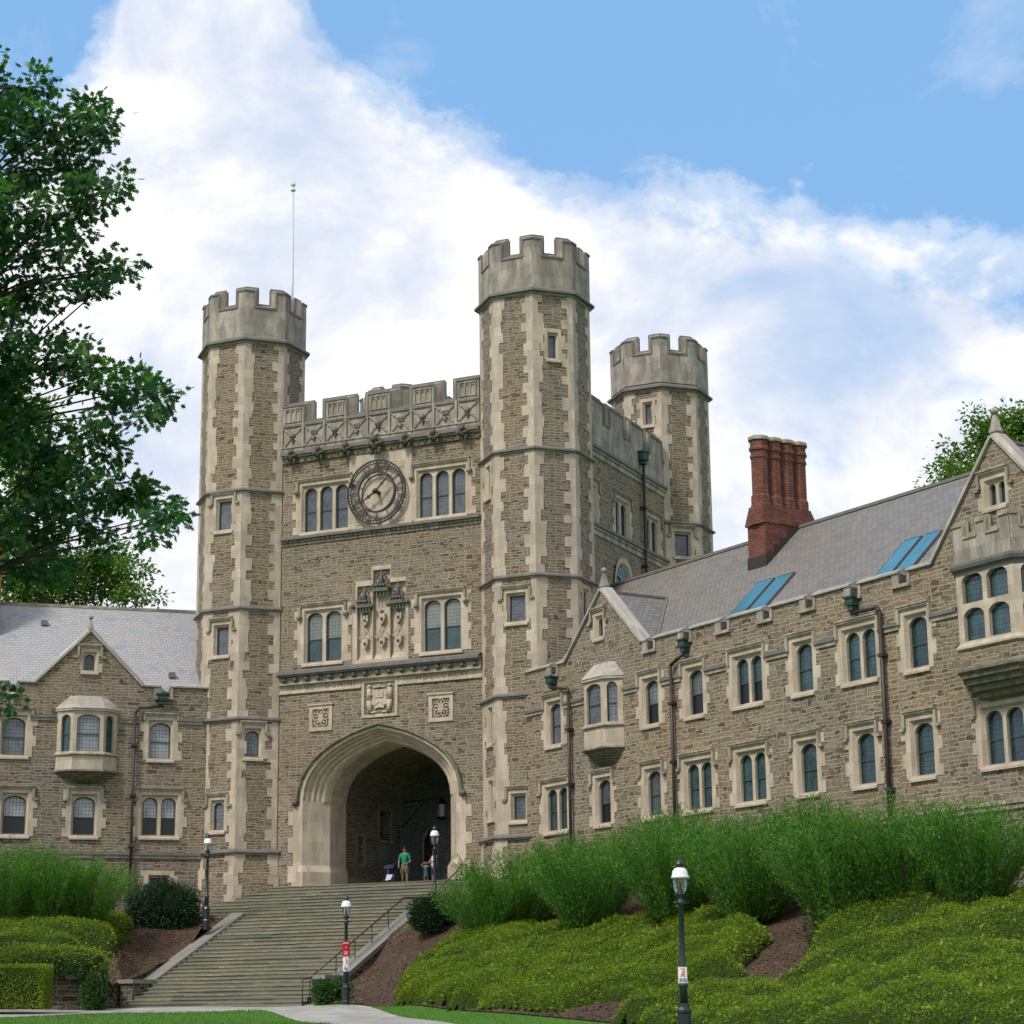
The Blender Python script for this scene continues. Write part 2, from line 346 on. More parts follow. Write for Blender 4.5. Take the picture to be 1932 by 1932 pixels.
def pathf(t, b):
    uv = tcoord(t).outputs['UV']
    br = t.n('ShaderNodeTexBrick', Vector=uv, Color1=(.27, .265, .25, 1), Color2=(.40, .39, .36, 1), Mortar=(.2, .19, .17, 1), Scale=1.0, Mortar__Size=.02, Mortar__Smooth=.1, Bias=0.0, Brick__Width=1.3, Row__Height=.8)
    n = t.noise(uv, 1.2, 5, .65).outputs[0]
    lk(t, t.mix(t.ramp(n, [(.4, .5), (.6, 0)]), br.outputs[0], (.24, .23, .2)), b.inputs['Base Color'])
M_path = mat('flagstone_path', pathf, .85, .3)
def grassf(t, b):
    uv = tcoord(t).outputs['Object']
    n = t.noise(uv, .35, 5, .6).outputs[0]; m = t.noise(uv, 6, 4, .7).outputs[0]
    col = t.mix(n, (.040, .120, .010), (.075, .190, .016)); col = t.mix(t.ramp(m, [(.3, .5), (.7, 0)]), col, (.035, .085, .012))
    lk(t, col, b.inputs['Base Color']); bump(t, b, m, .5, .05)
M_lawn = mat('lawn', grassf, .9, .2)
def mulchf(t, b):
    uv = tcoord(t).outputs['Object']
    v = t.n('ShaderNodeTexVoronoi', Vector=uv, Scale=16.0); n = t.noise(uv, .8, 5, .6).outputs[0]
    col = t.ramp(v.outputs[1], [(0, (.042, .026, .018)), (.5, (.085, .055, .038)), (.85, (.13, .090, .062)), (1, (.2, .15, .11))])
    lk(t, t.mix(t.ramp(n, [(.4, .5), (.65, 0)]), col, (.045, .03, .022)), b.inputs['Base Color']); bump(t, b, v.outputs[0], .8, .05)
M_mulch = mat('bark_mulch', mulchf, .95, .15)
def leafm(name, cols, rough=.5, trans=.25, spec=.4):
    m = bpy.data.materials.new(name); m.use_nodes = True; t = NT(m.node_tree)
    g = t.n('ShaderNodeNewGeometry'); r = g.outputs['Random Per Island']
    oc = tcoord(t).outputs['Object']; big = t.noise(oc, .55, 3, .6).outputs[0]
    f = t.math('ADD', t.math('MULTIPLY', r, .6), t.math('MULTIPLY', big, .7))
    col = t.ramp(f, [(.25, cols[0]), (.6, cols[1]), (.95, cols[2])])
    b = t.n('ShaderNodeBsdfPrincipled', Base__Color=col, Roughness=rough); b.inputs['Specular IOR Level'].default_value = spec
    tr = t.n('ShaderNodeBsdfTranslucent', Color=t.mix(1, col, (1.3, 1.5, .7), 'MULTIPLY'))
    mx = t.n('ShaderNodeMixShader', Fac=trans, i1=b.outputs[0], i2=tr.outputs[0])
    t.n('ShaderNodeOutputMaterial', Surface=mx.outputs[0]); return m
M_oak = leafm('oak_leaf', [(.014, .055, .026), (.030, .098, .038), (.095, .22, .045)], .42, .45, .5)
M_bgt = leafm('sunny_leaf', [(.035, .09, .008), (.08, .17, .012), (.14, .25, .02)], .55, .4)
M_shr = leafm('feathery_leaf', [(.026, .100, .016), (.066, .195, .026), (.165, .33, .04)], .6, .42)
M_jun = leafm('ground_cover_leaf', [(.050, .100, .010), (.125, .215, .012), (.27, .315, .022)], .65, .38)
M_yew = leafm('yew_leaf', [(.008, .028, .010), (.014, .045, .015), (.025, .075, .02)], .6, .1)
M_ivy = leafm('ivy_leaf', [(.018, .06, .014), (.035, .10, .02), (.08, .17, .03)], .45, .2)
M_blade = leafm('grass_blade', [(.045, .115, .012), (.075, .18, .018), (.11, .23, .03)], .6, .3)
M_bark = plain('bark', (.045, .036, .028), .95, .1, 0, .4, 4)
M_twig = plain('shrub_stem', (.05, .045, .022), .9, .1, 0, .4, 8)
M_dark = plain('dark_bush_core', (.008, .016, .007), .95, .1)  # dark fill colour for the yew and ivy cores
M_undershade = plain('shaded_undergrowth', (.024, .040, .008), .95, .1, 0, .4, 3)  # underlayer coloured dark so leaf gaps and hollows look shaded

# ------------------------------------------------------------------ frames of the buildings (metres, z = 0 at eye height)
AG, AR, AL = -25.256, -57.676, 16.964
FG = Fr((-6.2109, 95.4245), AG)                       # gate front, u = 0 at its centre, half width 5.305
nG, eG = FG.n, FG.e
RC = 2.555; AP = RC*math.cos(R_(22.5))
TC = [FG.o - eG*(5.305+2.43) - nG*.985, FG.o + eG*(5.305+2.37) - nG*.985]
TC += [TC[1] - nG*16, TC[0] - nG*16]
FS = Fr(TC[1] + eG*.995, AG+90)                       # gate side wall, u = 0 at the near turret, 16 at the far one
FR = Fr((.5073, 90.6993), AR); FL = Fr((-14.4278, 97.7451), AL)
HW = 5.305

def arch_pts(hw, zs, za, n=9, cx=0):
    """four-centred arch from the right springing over the top to the left one"""
    key = [(1, 0), (.985, .155), (.95, .30), (.89, .43), (.81, .55), (.70, .66), (.58, .752), (.46, .825), (.325, .893), (.16, .953), (0, 1.0)]
    R1 = [(hw*a, zs+(za-zs)*b) for a, b in key]
    return [(cx+a, b) for a, b in R1] + [(cx-a, b) for a, b in R1[-2::-1]]
def light_outline(l, r, z0, z1, rise=.32):
    c = (l+r)/2; h = (r-l)/2
    if rise == 0: return [(l, z0), (r, z0), (r, z1), (l, z1)]
    pts = [(h*math.cos(t)**.9 if math.cos(t) > 0 else 0, rise*math.sin(t)*(1-.06*math.cos(t))) for t in [math.pi/2*i/6 for i in range(7)]]
    a = [(c+x, z1-rise+z) for x, z in pts]; b = [(c-x, z1-rise+z) for x, z in pts[-2::-1]]
    return [(l, z0), (r, z0)] + a + b
def lights_of(c, n, w, mul=.16):
    tot = n*w + (n-1)*mul
    return [(c-tot/2+i*(w+mul), c-tot/2+i*(w+mul)+w) for i in range(n)]

def window(parent, fr, lights, z0, z1, o=0.0, glass=None, rise=.3, hood=True, jamb=.34, string=None, merge=False, mid=True, low=None, teeth=True, stops=False, deep=.28):
    """stone surround with arched lights; returns the rectangle to cut from the wall"""
    glass = glass or M_gblue
    l0, l1 = lights[0][0], lights[-1][1]
    H = (l0-.10, l1+.10, z0-.02, z1+.12)
    mb = MB()
    zt = z1+.30; zb = z0-.10; J = jamb
    # toothed outer outline
    L, Rr = [], []
    if teeth:
        z = zb; k = random.randint(0, 1)
        while z < zt-.02:
            z2 = min(zt, z+random.uniform(.36, .5))
            if zt-z2 < .15: z2 = zt
            wl = J + (.17 if k % 2 else 0) + random.uniform(-.03, .03); wr = J + (.17 if (k+1) % 2 else 0) + random.uniform(-.03, .03)
            L += [(l0-wl, z), (l0-wl, z2)]; Rr += [(l1+wr, z), (l1+wr, z2)]; z = z2; k += 1
    else:
        L = [(l0-J, zb), (l0-J, zt)]; Rr = [(l1+J, zb), (l1+J, zt)]
    outer = Rr + L[::-1]
    mb.plate(fr, outer, o+.02, [[(H[0], H[2]), (H[1], H[2]), (H[1], H[3]), (H[0], H[3])]], 0, .05)
    ip = (l0-.02, l1+.02, z0, z1+.03)
    A = [fr.p(a, o+.02, b) for a, b in ((H[0], H[2]), (H[1], H[2]), (H[1], H[3]), (H[0], H[3]))]
    B = [fr.p(a, o-.12, b) for a, b in ((ip[0], ip[2]), (ip[1], ip[2]), (ip[1], ip[3]), (ip[0], ip[3]))]
    mb.quads(A, B, 0, True)
    outs = [light_outline(l, r, z0+.0, z1, rise) for l, r in lights]
    outs2 = [[(a, b+.001 if i < 2 else b) for i, (a, b) in enumerate(q)] for q in outs]
    mb.plate(fr, [(ip[0]-.01, ip[2]-.02), (ip[1]+.01, ip[2]-.02), (ip[1]+.01, ip[3]+.01), (ip[0]-.01, ip[3]+.01)], o-.12, outs2, 0, 0, deep-.06)
    # sill
    P = fr.p; a, b = l0-.18, l1+.18
    mb.poly((P(a, o+.10, z0-.13), P(b, o+.10, z0-.13), P(b, o-.12, z0), P(a, o-.12, z0)), 0)
    mb.poly((P(a, o+.10, z0-.22), P(b, o+.10, z0-.22), P(b, o+.10, z0-.13), P(a, o+.10, z0-.13)), 0)
    mb.poly((P(a, o+.02, z0-.24), P(b, o+.02, z0-.24), P(b, o+.10, z0-.22), P(a, o+.10, z0-.22)), 0)
    for q in (a, b): mb.poly((P(q, o, z0-.24), P(q, o+.10, z0-.22), P(q, o+.10, z0-.13), P(q, o, z0-.04)), 0)
    if hood:
        hz = z1+.33; hl, hr = l0-.30, l1+.30; dz = (z1-.12) if string is None else string
        for (za, zb2, oo, m) in ((hz+.07, hz+.13, .16, 1), (hz, hz+.07, .12, 1), (hz-.05, hz, .06, 0)):
            mb.box(fr, hl-.02, hr+.02, o, o+oo, za, zb2, m)
        for s, q in ((-1, hl), (1, hr)):
            mb.box(fr, q-.055, q+.055, o, o+.12, dz, hz, 1)
            if string is None:
                if stops: mb.ball(P(q+s*.03, o+.12, dz-.08), .14, 1, 7, 5, jit=.12)
                else: mb.box(fr, min(q, q+s*.20), max(q, q+s*.20), o, o+.13, dz-.09, dz+.01, 1)
    sash = MB(); pane = mb if merge else MB(); sg = mb if merge else sash
    ms, mg, mk = (2, 3, 4) if merge else (0, 0, 1)
    for (l, r), ou in zip(lights, outs):
        c = (l+r)/2; sc = lambda q, k: [(c+(a-c)*(1-k/(r-l)*2), z0+k+(b-z0)*(1-2*k/(z1-z0))) for a, b in q]
        inn = sc(ou, .045)
        A = [fr.p(a, o-deep+.05, b) for a, b in ou]; B = [fr.p(a, o-deep+.05, b) for a, b in inn]; Cc = [fr.p(a, o-deep, b) for a, b in inn]
        sg.quads(A, B, ms, True); sg.quads(B, Cc, ms, True)
        zm = z0+(z1-z0)*(.46 if mid else 0)
        if mid: sg.box(fr, l+.02, r-.02, o-deep, o-deep+.045, zm-.025, zm+.025, ms)
        if low and mid:
            pane.poly([fr.p(a, o-deep-.003, b) for a, b in ((l, z0), (r, z0), (r, zm), (l, zm))], mk)
            pane.poly([fr.p(a, o-deep, b) for a, b in ((l, zm), (r, zm), (r, z1), (l, z1))], mg)
        else: pane.poly([fr.p(a, o-deep, b) for a, b in ((l, z0), (r, z0), (r, z1), (l, z1))], mg)
    if merge: mb.build('window', [M_lime, M_hood, M_sash, glass, M_gblack], parent)
    else:
        wo = mb.build('window', [M_lime, M_hood], parent)
        sash.build('sash', [M_sash], wo); pane.build('pane', [glass, M_gdark if glass is M_gblind else M_gblack], wo)
    return [(H[0], H[2]), (H[1], H[2]), (H[1], H[3]), (H[0], H[3])]

def battlement(fr, parent_mb, cuts, u0, u1, zb, zc, zm, o, ch=.28, th=.5, corner0=0.0, corner1=0.0, m=0, ml=1, dz=.22):
    """crenellated parapet with splayed edges. cuts = list of (ua, ub) crenels measured on the outer face.
    corner0/1: how much the inner profile shortens at each end per metre of depth (octagon corners)"""
    mb = parent_mb
    fp = [(u0, zm-dz)]; ip = [(u0+corner0*ch, zm)]
    for a, b in cuts:
        if a > u0: fp += [(a, zm-dz), (a, zc-dz)]; ip += [(a+ch*.85, zm), (a+ch*.85, zc)]
        else: fp[-1] = (u0, zc-dz); ip[-1] = (u0+corner0*ch, zc)
        if b < u1: fp += [(b, zc-dz), (b, zm-dz)]; ip += [(b-ch*.85, zc), (b-ch*.85, zm)]
    if cuts and cuts[-1][1] >= u1: fp.append((u1, zc-dz)); ip.append((u1-corner1*ch, zc))
    else: fp.append((u1, zm-dz)); ip.append((u1-corner1*ch, zm))
    bp = [(a, b) for a, b in ip]; bp[0] = (u0+corner0*th, bp[0][1]); bp[-1] = (u1-corner1*th, bp[-1][1])
    mb.plate(fr, [(u0, zb), (u1, zb)] + fp[::-1], o, (), m)
    A = [fr.p(a, o, b) for a, b in fp]; B = [fr.p(a, o-ch, b) for a, b in ip]; Cc = [fr.p(a, o-th, b) for a, b in bp]
    mb.quads(A, B, m); mb.quads(B, Cc, m)
    mb.plate(fr, [(bp[0][0], zb-1), (bp[-1][0], zb-1)] + bp[::-1], o-th, (), m)
    for P in (A, B):
        for a, b in zip(P, P[1:]):
            horiz = abs(a.z-b.z) < .05
            mb.bar(a, b, .065 if horiz else .05, ml)

# ------------------------------------------------------------------ gate tower
gate = empty('gate_tower', FG.p(0, 0, 6.0), 'tall stone gate tower with octagonal battlemented turrets, a big clock and a pointed archway', 'tower')

def octring(mb, C, prof, m=0, ph=None):
    mb.lathe((C.x, C.y, 0), [(a/math.cos(R_(22.5)), z) for a, z in prof], 8, R_(AG-90+22.5), m, False, False)
def string_course(mb, C, z, a=AP, s=1.0, ml=0):
    octring(mb, C, [(a-.02, z-.16*s), (a+.10*s, z-.10*s), (a+.10*s, z-.03*s)], 1)
    octring(mb, C, [(a+.10*s, z-.03*s), (a+.26*s, z), (a+.26*s, z+.10*s), (a+.12*s, z+.20*s), (a-.02, z+.30*s)], ml)
def turret(C, wins, quoin_z0, strings, dz=0.0):
    holes = {k: [] for k in range(8)}; pend = []
    for (k, cu, w, z0, z1, rise) in wins: pend.append((k, cu, w, z0, z1, rise))
    mb = MB(); t = None
    frs = [Fr(C, AG+45*k) for k in range(8)]
    h = AP*math.tan(R_(22.5))
    for (k, cu, w, z0, z1, rise) in pend:
        holes[k if k >= 0 else k+8].append([(cu-w/2-.10, z0-.02), (cu+w/2+.10, z0-.02), (cu+w/2+.10, z1+.12), (cu-w/2-.10, z1+.12)])
    for k in range(8):
        mb.plate(frs[k], [(-h, 1.0), (h, 1.0), (h, 32.6), (-h, 32.6)], AP, holes[k], 0)
    octring(mb, C, [(AP+.16, 1), (AP+.16, 6.7), (AP+.10, 6.95), (AP+.10, 7.5), (AP, 7.75)], 0)
    t = mb.build('turret', [M_rub], gate)
    q = MB()
    for k in range(8):                                  # vertex between face k and k+1
        z = quoin_z0; i = 0
        while z < 32.4:
            z2 = min(32.45, z+random.uniform(.36, .62))
            for s in strings:
                if z < s < z2: z2 = s
            d = AP + (.19 if z < 6.7 else .13 if z < 7.6 else .022)
            hh = d*math.tan(R_(22.5))
            wide = (i % 2 == 0)
            wl = random.uniform(.46, .60) if wide else random.uniform(.24, .36)
            wr = random.uniform(.24, .36) if (wide and random.random() < .6) else random.uniform(.40, .58)
            sk = random.uniform(-.05, .05) if random.random() < .35 else 0
            fa, fb = frs[k], frs[(k+1) % 8]
            q.poly((fa.p(hh-wl, d, z), fa.p(hh, d, z), fa.p(hh, d, z2), fa.p(hh-wl+sk, d, z2)))
            q.poly((fb.p(-hh, d, z), fb.p(-hh+wr, d, z), fb.p(-hh+wr+sk, d, z2), fb.p(-hh, d, z2)))
            q.poly((fa.p(hh-wl, d-.04, z), fa.p(hh-wl, d, z), fa.p(hh-wl+sk, d, z2), fa.p(hh-wl+sk, d-.04, z2)))
            q.poly((fb.p(-hh+wr, d, z), fb.p(-hh+wr, d-.04, z), fb.p(-hh+wr+sk, d-.04, z2), fb.p(-hh+wr+sk, d, z2)))
            q.poly((fa.p(hh-wl+sk, d, z2), fa.p(hh, d, z2), fb.p(-hh, d, z2), fb.p(-hh+wr+sk, d, z2), fb.p(-hh+wr+sk, d-.2, z2), fa.p(hh-wl+sk, d-.2, z2)))
            z = z2; i += 1
    q.build('quoins', [M_limeQ], t)
    for s in strings:
        sm = MB(); string_course(sm, C, s, AP+(.10 if s < 8 else 0), .62 if s < 30 else .95); sm.build('string_course', [M_lead, M_hood], t)
    p = MB(); a0 = AP+.05; h0 = a0*math.tan(R_(22.5)); tn = math.tan(R_(22.5))
    for k in range(8):
        battlement(frs[k], p, [(-.54, .54)], -h0, h0, 32.6, 34.46+dz, 35.3+dz, a0, .28, .5, tn, tn, 0, 1)
    for v in range(0): pass
    octring(p, C, [(0.01, 33.0), (a0-.5, 33.0)], 0)
    p.build('parapet', [M_gry, M_lead], t)
    for (k, cu, w, z0, z1, rise) in pend:
        window(t, frs[k % 8], [(cu-w/2, cu+w/2)], z0, z1, AP, M_gblue, rise, hood=(w > .5), jamb=.26, merge=True, mid=False, deep=.24)
    return t

turret(TC[0], [(0, 0, .72, 23.15, 24.55, 0), (0, 0, .66, 17.1, 18.4, 0), (1, -.22, .62, 12.25, 13.45, .2), (0, 0, .55, 8.9, 10.15, .2)], 3.5, [32.5, 24.95, 19.2, 13.95, 7.8])
turret(TC[1], [(1, 0, .34, 29.4, 30.5, 0), (0, 0, .78, 17.3, 18.45, 0), (-1, .0, .45, 23.3, 24.6, 0), (-1, .0, .45, 12.1, 13.55, 0), (-1, 0, .45, 8.8, 10.3, 0), (0, 0, .55, 8.6, 9.6, 0), (2, 0, .5, 17.5, 18.8, 0)], 4.0, [32.5, 25.05, 19.25, 13.95, 7.8])
turret(TC[2], [(0, .2, .36, 30.4, 31.5, 0), (1, 0, .78, 23.35, 24.5, 0)], 15, [32.3, 25.0, 19.2])
turret(TC[3], [], 15, [32.0, 25.0, 19.2], -.55)

# front wall with the archway
holes = []
gw = lambda *a, **k: holes.append(window(gate, *a, **k))
gw(FG, lights_of(-2.96, 3, .68, .17), 22.9, 25.05, 0, M_gblue, .28, jamb=.42, stops=True)
gw(FG, lights_of(3.25, 3, .68, .17), 22.9, 25.05, 0, M_gblue, .28, jamb=.42, stops=True)
gw(FG, lights_of(-3.0, 2, .84, .18), 16.6, 18.95, 0, M_gblind, .28, jamb=.45, stops=True, low=True)
gw(FG, lights_of(3.24, 2, .84, .18), 16.6, 18.95, 0, M_gblind, .28, jamb=.45, stops=True, low=True)
AH = arch_pts(4.12, 10.1, 13.34)
holes += [[(c-h, 16.45), (c+h, 16.45), (c+h, zt-.1), (c-h, zt-.1)] for c, h, zt in ((-.76, .40, 20.05), (.14, .46, 20.75), (1.0, .40, 20.1))]
outl = [(-HW, 3.5), (-4.12, 3.5)] + AH[::-1] + [(4.12, 3.5), (HW, 3.5), (HW, 27.0), (-HW, 27.0)]
wl = MB(); wl.plate(FG, outl, 0, holes, 0)
wl.build('front_wall', [M_rub], gate)
# side walls and rear
sh = []
sh.append(window(gate, FS, lights_of(7.85, 2, .70, .2), 23.1, 24.8, 0, M_gdark, .28, jamb=.30))
sh.append(window(gate, FS, lights_of(11.9, 2, .70, .2), 23.1, 24.8, 0, M_gdark, .28, jamb=.30))
sh.append(window(gate, FS, lights_of(3.75, 2, .70, .2), 23.1, 24.8, 0, M_gdark, .28, jamb=.30))
sw = MB(); sw.plate(FS, [(0, 5), (16, 5), (16, 27), (0, 27)], 0, sh, 0)
FW = Fr(TC[0] - eG*.995, AG-90); sw.plate(FW, [(-16, 5), (0, 5), (0, 27), (-16, 27)], 0, (), 0)
FB = Fr(FG.o - nG*17.99, AG+180); sw.plate(FB, [(-HW, 5), (-3.9, 5)] + arch_pts(3.9, 10.3, 12.9)[::-1] + [(3.9, 5), (HW, 5), (HW, 27), (-HW, 27)], 0, (), 0)
sw.poly([FG.p(-8, -1, 26.9), FG.p(8, -1, 26.9), FG.p(8, -17.5, 26.9), FG.p(-8, -17.5, 26.9)], 0)
sw.build('side_walls', [M_rub], gate)
# side and rear parapets
pm = MB()
cuts = [(4.0+i*2.62+1.55, 4.0+i*2.62+2.45) for i in range(-1, 5)]
battlement(FS, pm, [c for c in cuts if 1 < c[0] < 15], 1.5, 14.5, 26.9, 28.45, 29.45, .02, .2, .45, 0, 0, 0, 1)
battlement(FW, pm, [(-a-.9, -a) for a in (13.2, 10.6, 8, 5.4, 2.8)], -15, -1.5, 26.9, 28.45, 29.45, .02, .2, .45, 0, 0, 0, 1)
battlement(FB, pm, [(-3.5, -2.4), (-.6, .6), (2.4, 3.5)], -HW, HW, 26.9, 28.45, 29.45, .02, .2, .45, 0, 0, 0, 1)
pm.build('side_parapets', [M_gry, M_lead], gate)
sc = MB()
for z, m in ((26.75, 0), (22.9, 0)):
    sc.box(FS, 2.3, 13.7, 0, .20, z-.02, z+.13, 0); sc.box(FS, 2.3, 13.7, 0, .12, z-.16, z-.02, 1); sc.box(FS, 2.3, 13.7, 0, .06, z-.42, z-.16, 1)
sc.build('side_string_courses', [M_lead, M_hood], gate)
aw = MB()                                              # pointed traceried window low on the side wall
for k, (hw, zt, o) in enumerate(((1.25, 21.95, .12), (1.05, 21.7, .10), (1.0, 21.65, .02), (.82, 21.4, -.15))):
    if k:
        A = [FS.p(7.65+a, po, b) for a, b in pv]; pv2 = [(hw*math.cos(t)**.8 if math.cos(t) > 0 else 0, 20.3+(zt-20.3)*math.sin(t)) for t in [math.pi/2*i/8 for i in range(9)]]
        cur = [(a, b) for a, b in pv2] + [(-a, b) for a, b in pv2[-2::-1]]; cur = [(hw, 18.5)] + cur + [(-hw, 18.5)]
        aw.quads(A, [FS.p(7.65+a, o, b) for a, b in cur], 0); pv, po = cur, o
    else:
        pv2 = [(hw*math.cos(t)**.8 if math.cos(t) > 0 else 0, 20.3+(zt-20.3)*math.sin(t)) for t in [math.pi/2*i/8 for i in range(9)]]
        pv = [(hw, 18.5)] + pv2 + [(-a, b) for a, b in pv2[-2::-1]] + [(-hw, 18.5)]; po = o
aw.plate(FS, [(7.65+a, b) for a, b in pv], .012, (), 1)
for s in (-1, 1): aw.path([FS.p(7.65, .05, 18.5), FS.p(7.65, .05, 20.3), FS.p(7.65+s*.3, .05, 20.9), FS.p(7.65+s*.62, .05, 21.0)], .06, 6, 0)
awo = aw.build('arched_window', [M_lime, M_gdark], gate)

# front parapet: nine cells, five merlons with blind arcades, a row of crossed panels with shields
pp = MB(); cw = 2*HW/9
U = [-HW+i*cw for i in range(10)]
battlement(FG, pp, [(U[i]+.0, U[i+1]-.0) for i in (1, 3, 5, 7)], -HW, HW, 26.9, 28.5, 29.45, .10, .42, .6, 0, 0, 0, 1, .22)
pp.build('front_parapet', [M_gry, M_lead], gate)
tr = MB()
for i in range(9):
    a, b = U[i]+.05, U[i+1]-.05; o0 = .10
    for q in (U[i],): tr.box(FG, q-.05, q+.05, o0, o0+.09, 27.1, 28.26, 0)
    tr.box(FG, a, b, o0, o0+.07, 28.16, 28.26, 1); tr.box(FG, a, b, o0, o0+.05, 27.12, 27.18, 0)
    c = (a+b)/2; zc = 27.67
    for x, z in ((a, 27.18), (b, 27.18), (a, 28.14), (b, 28.14)):
        tr.bar(FG.p(x, o0+.02, z), FG.p(c, o0+.03, zc), .045, 0)
        for f in (.3, .5): tr.ball(FG.p(x+(c-x)*f, o0+.05, z+(zc-z)*f+.05*(1 if f == .5 else -1)), .035, 0, 5, 4)
    if i % 2 == 0:
        tr.ball(FG.p(c, o0+.08, zc+.02), .16, 2, 8, 6, (1, .6, 1), .1); tr.ball(FG.p(c, o0+.13, zc+.03), .08, 0, 6, 5, jit=.1); tr.tube(FG.p(c, o0+.06, zc-.1), FG.p(c, o0+.04, zc-.36), .09, .02, 5, 2)
    else:
        tr.box(FG, c-.15, c+.15, o0, o0+.11, zc-.02, zc+.2, 0)
        for k in range(3): tr.box(FG, c-.12+k*.09, c-.07+k*.09, o0, o0+.14, zc+.02, zc+.17, 2)
        tr.tube(FG.p(c, o0+.04, zc-.2), FG.p(c, o0+.14, zc-.22), .13, .08, 4, 0)
for i in (0, 2, 4, 6, 8):                               # blind arcades on the merlons
    a, b = U[i]+.17, U[i+1]-.17; w3 = (b-a)/3
    tr.box(FG, a-.05, b+.05, .10, .15, 29.05, 29.11, 0); tr.box(FG, a-.05, b+.05, .10, .15, 28.4, 28.45, 0)
    for k in range(4): tr.box(FG, a+k*w3-.022, a+k*w3+.022, .10, .155, 28.45, 29.05, 0)
    for k in range(3):
        c = a+(k+.5)*w3; Pp = [FG.p(c+w3/2*math.cos(t), .13, 28.78+.2*math.sin(t)) for t in [math.pi*j/6 for j in range(7)]]
        for x, y in zip(Pp, Pp[1:]): tr.tube(x, y, .025, .025, 4, 0, False)
        tr.plate(FG, [(c-w3/2+.02, 28.45), (c+w3/2-.02, 28.45)] + [(c+(w3/2-.02)*math.cos(t), 28.78+.16*math.sin(t)) for t in [math.pi*j/6 for j in range(7)]], .104, (), 3)
tr.build('parapet_tracery', [M_gry, M_lead, M_carv, M_hood], gate)
# cornices
cn = MB(); CN = [M_hood, M_lead, M_olive, M_carv]
for z0, z1, o, m in ((26.72, 26.90, .30, 1), (26.62, 26.72, .2, 0), (26.36, 26.62, .10, 2)): cn.box(FG, -HW, HW, 0, o, z0, z1, m)
for i in range(30): cn.ball(FG.p(-HW+.2+i*.36, .12, 26.48+random.uniform(-.04, .03)), .06, 3, 5, 4, jit=.3)
cn.build('cornice', CN, gate); cn = MB()
for z0, z1, o, m in ((22.55, 22.68, .24, 1), (22.42, 22.55, .14, 2), (22.30, 22.42, .06, 0)): cn.box(FG, -HW, HW, 0, o, z0, z1, m)
for i in range(42): cn.ball(FG.p(-HW+.12+i*.252, .14, 22.47+random.uniform(-.03, .02)), .065, 3, 5, 4, jit=.3)
cn.build('cornice', CN, gate); cn = MB()
for z0, z1, o, m in ((16.02, 16.16, .42, 1), (15.94, 16.02, .34, 1), (15.62, 15.94, .14, 0), (15.56, 15.62, .22, 0)): cn.box(FG, -HW, HW, 0, o, z0, z1, m)
cn.poly((FG.p(-HW, .42, 16.16), FG.p(HW, .42, 16.16), FG.p(HW, .0, 16.32), FG.p(-HW, .0, 16.32)), 1)
for i in range(17):
    c = -HW+.32+i*.625; cn.ball(FG.p(c, .2, 15.80), .12, 3, 7, 5, jit=.25)
    cn.ball(FG.p(c+.15, .17, 15.76), .06, 3, 5, 4, jit=.2)
cn.build('cornice', [M_hood, M_lead, M_olive, M_carv], gate)
# inscription bands
ib = MB()
for a, b in ((-HW, -.92), (1.0, HW)):
    ib.box(FG, a, b, 0, .035, 15.24, 15.56, 0); ib.box(FG, a, b, 0, .09, 15.16, 15.24, 0)
ib = ib.build('inscription_band', [M_lime], gate)
def lettering(txt, fr, u, o, z, size, m, parent, name='lettering', sx=1.15, space=1.4, ext=.006, align='CENTER'):
    cu = bpy.data.curves.new('txt', 'FONT'); cu.body = txt; cu.size = size; cu.extrude = ext; cu.align_x = align; cu.space_character = space
    to = bpy.data.objects.new('txt', cu); COL.objects.link(to); dg = bpy.context.evaluated_depsgraph_get(); dg.update()
    me = bpy.data.meshes.new_from_object(to.evaluated_get(dg)); bpy.data.objects.remove(to)
    b = base_of(parent)
    for v in me.vertices: v.co = fr.p(u+v.co.x*sx, o+v.co.z, z+v.co.y) - b
    me.materials.clear(); me.materials.append(m); ob = bpy.data.objects.new(name, me); ob.parent = parent; COL.objects.link(ob); return ob
lettering("· ANNO · DOMINI", FG, -3.1, .038, 15.30, .30, M_carv, ib)
lettering("· MDCCCXCVI", FG, 3.1, .038, 15.30, .30, M_carv, ib)

# gargoyles along the upper cornice
def gargoyle(u, z, big=False):
    g = MB(); s = 1.35 if big else 1.0; P = lambda a, b, c: FG.p(u+a*s, b*s+.1, z+c*s)
    j = random.uniform(-.05, .05)
    g.ball(P(0, .20, -.02), .20*s, 0, 9, 7, (1.05, .9, 1.2), .12)
    g.ball(P(j, .38, .12), .14*s, 0, 8, 6, (1, 1, 1.05), .12)
    for t in (-1, 1):
        g.path([P(t*.18, .18, .12), P(t*.27, .30, -.04), P(t*.12, .44, -.14+j)], .05*s, 6)
        g.path([P(t*.12, .15, -.2), P(t*.22, .32, -.26), P(t*.12, .22, -.42)], .055*s, 6)
        g.ball(P(t*.12+j, .36, .24), .05*s, 0, 5, 4, jit=.2)
    if big:
        g.box(FG, u-.30, u+.06, .35, .55, z-.22, z+.22, 0); g.box(FG, u-.26, u+.02, .55, .60, z-.16, z+.16, 0)
        for t in (-.16, .02): g.tube(FG.p(u+t, .4, z-.25), FG.p(u+t, .35, z-.55), .07, .06, 7)
    g.build('gargoyle', [M_carv], gate, label='dark carved gargoyle reading a book' if big else None)
for u in (-4.66, -3.15, -1.67, 1.58, 3.08, 4.55): gargoyle(u, 26.68)
gargoyle(-.02, 26.7, True)

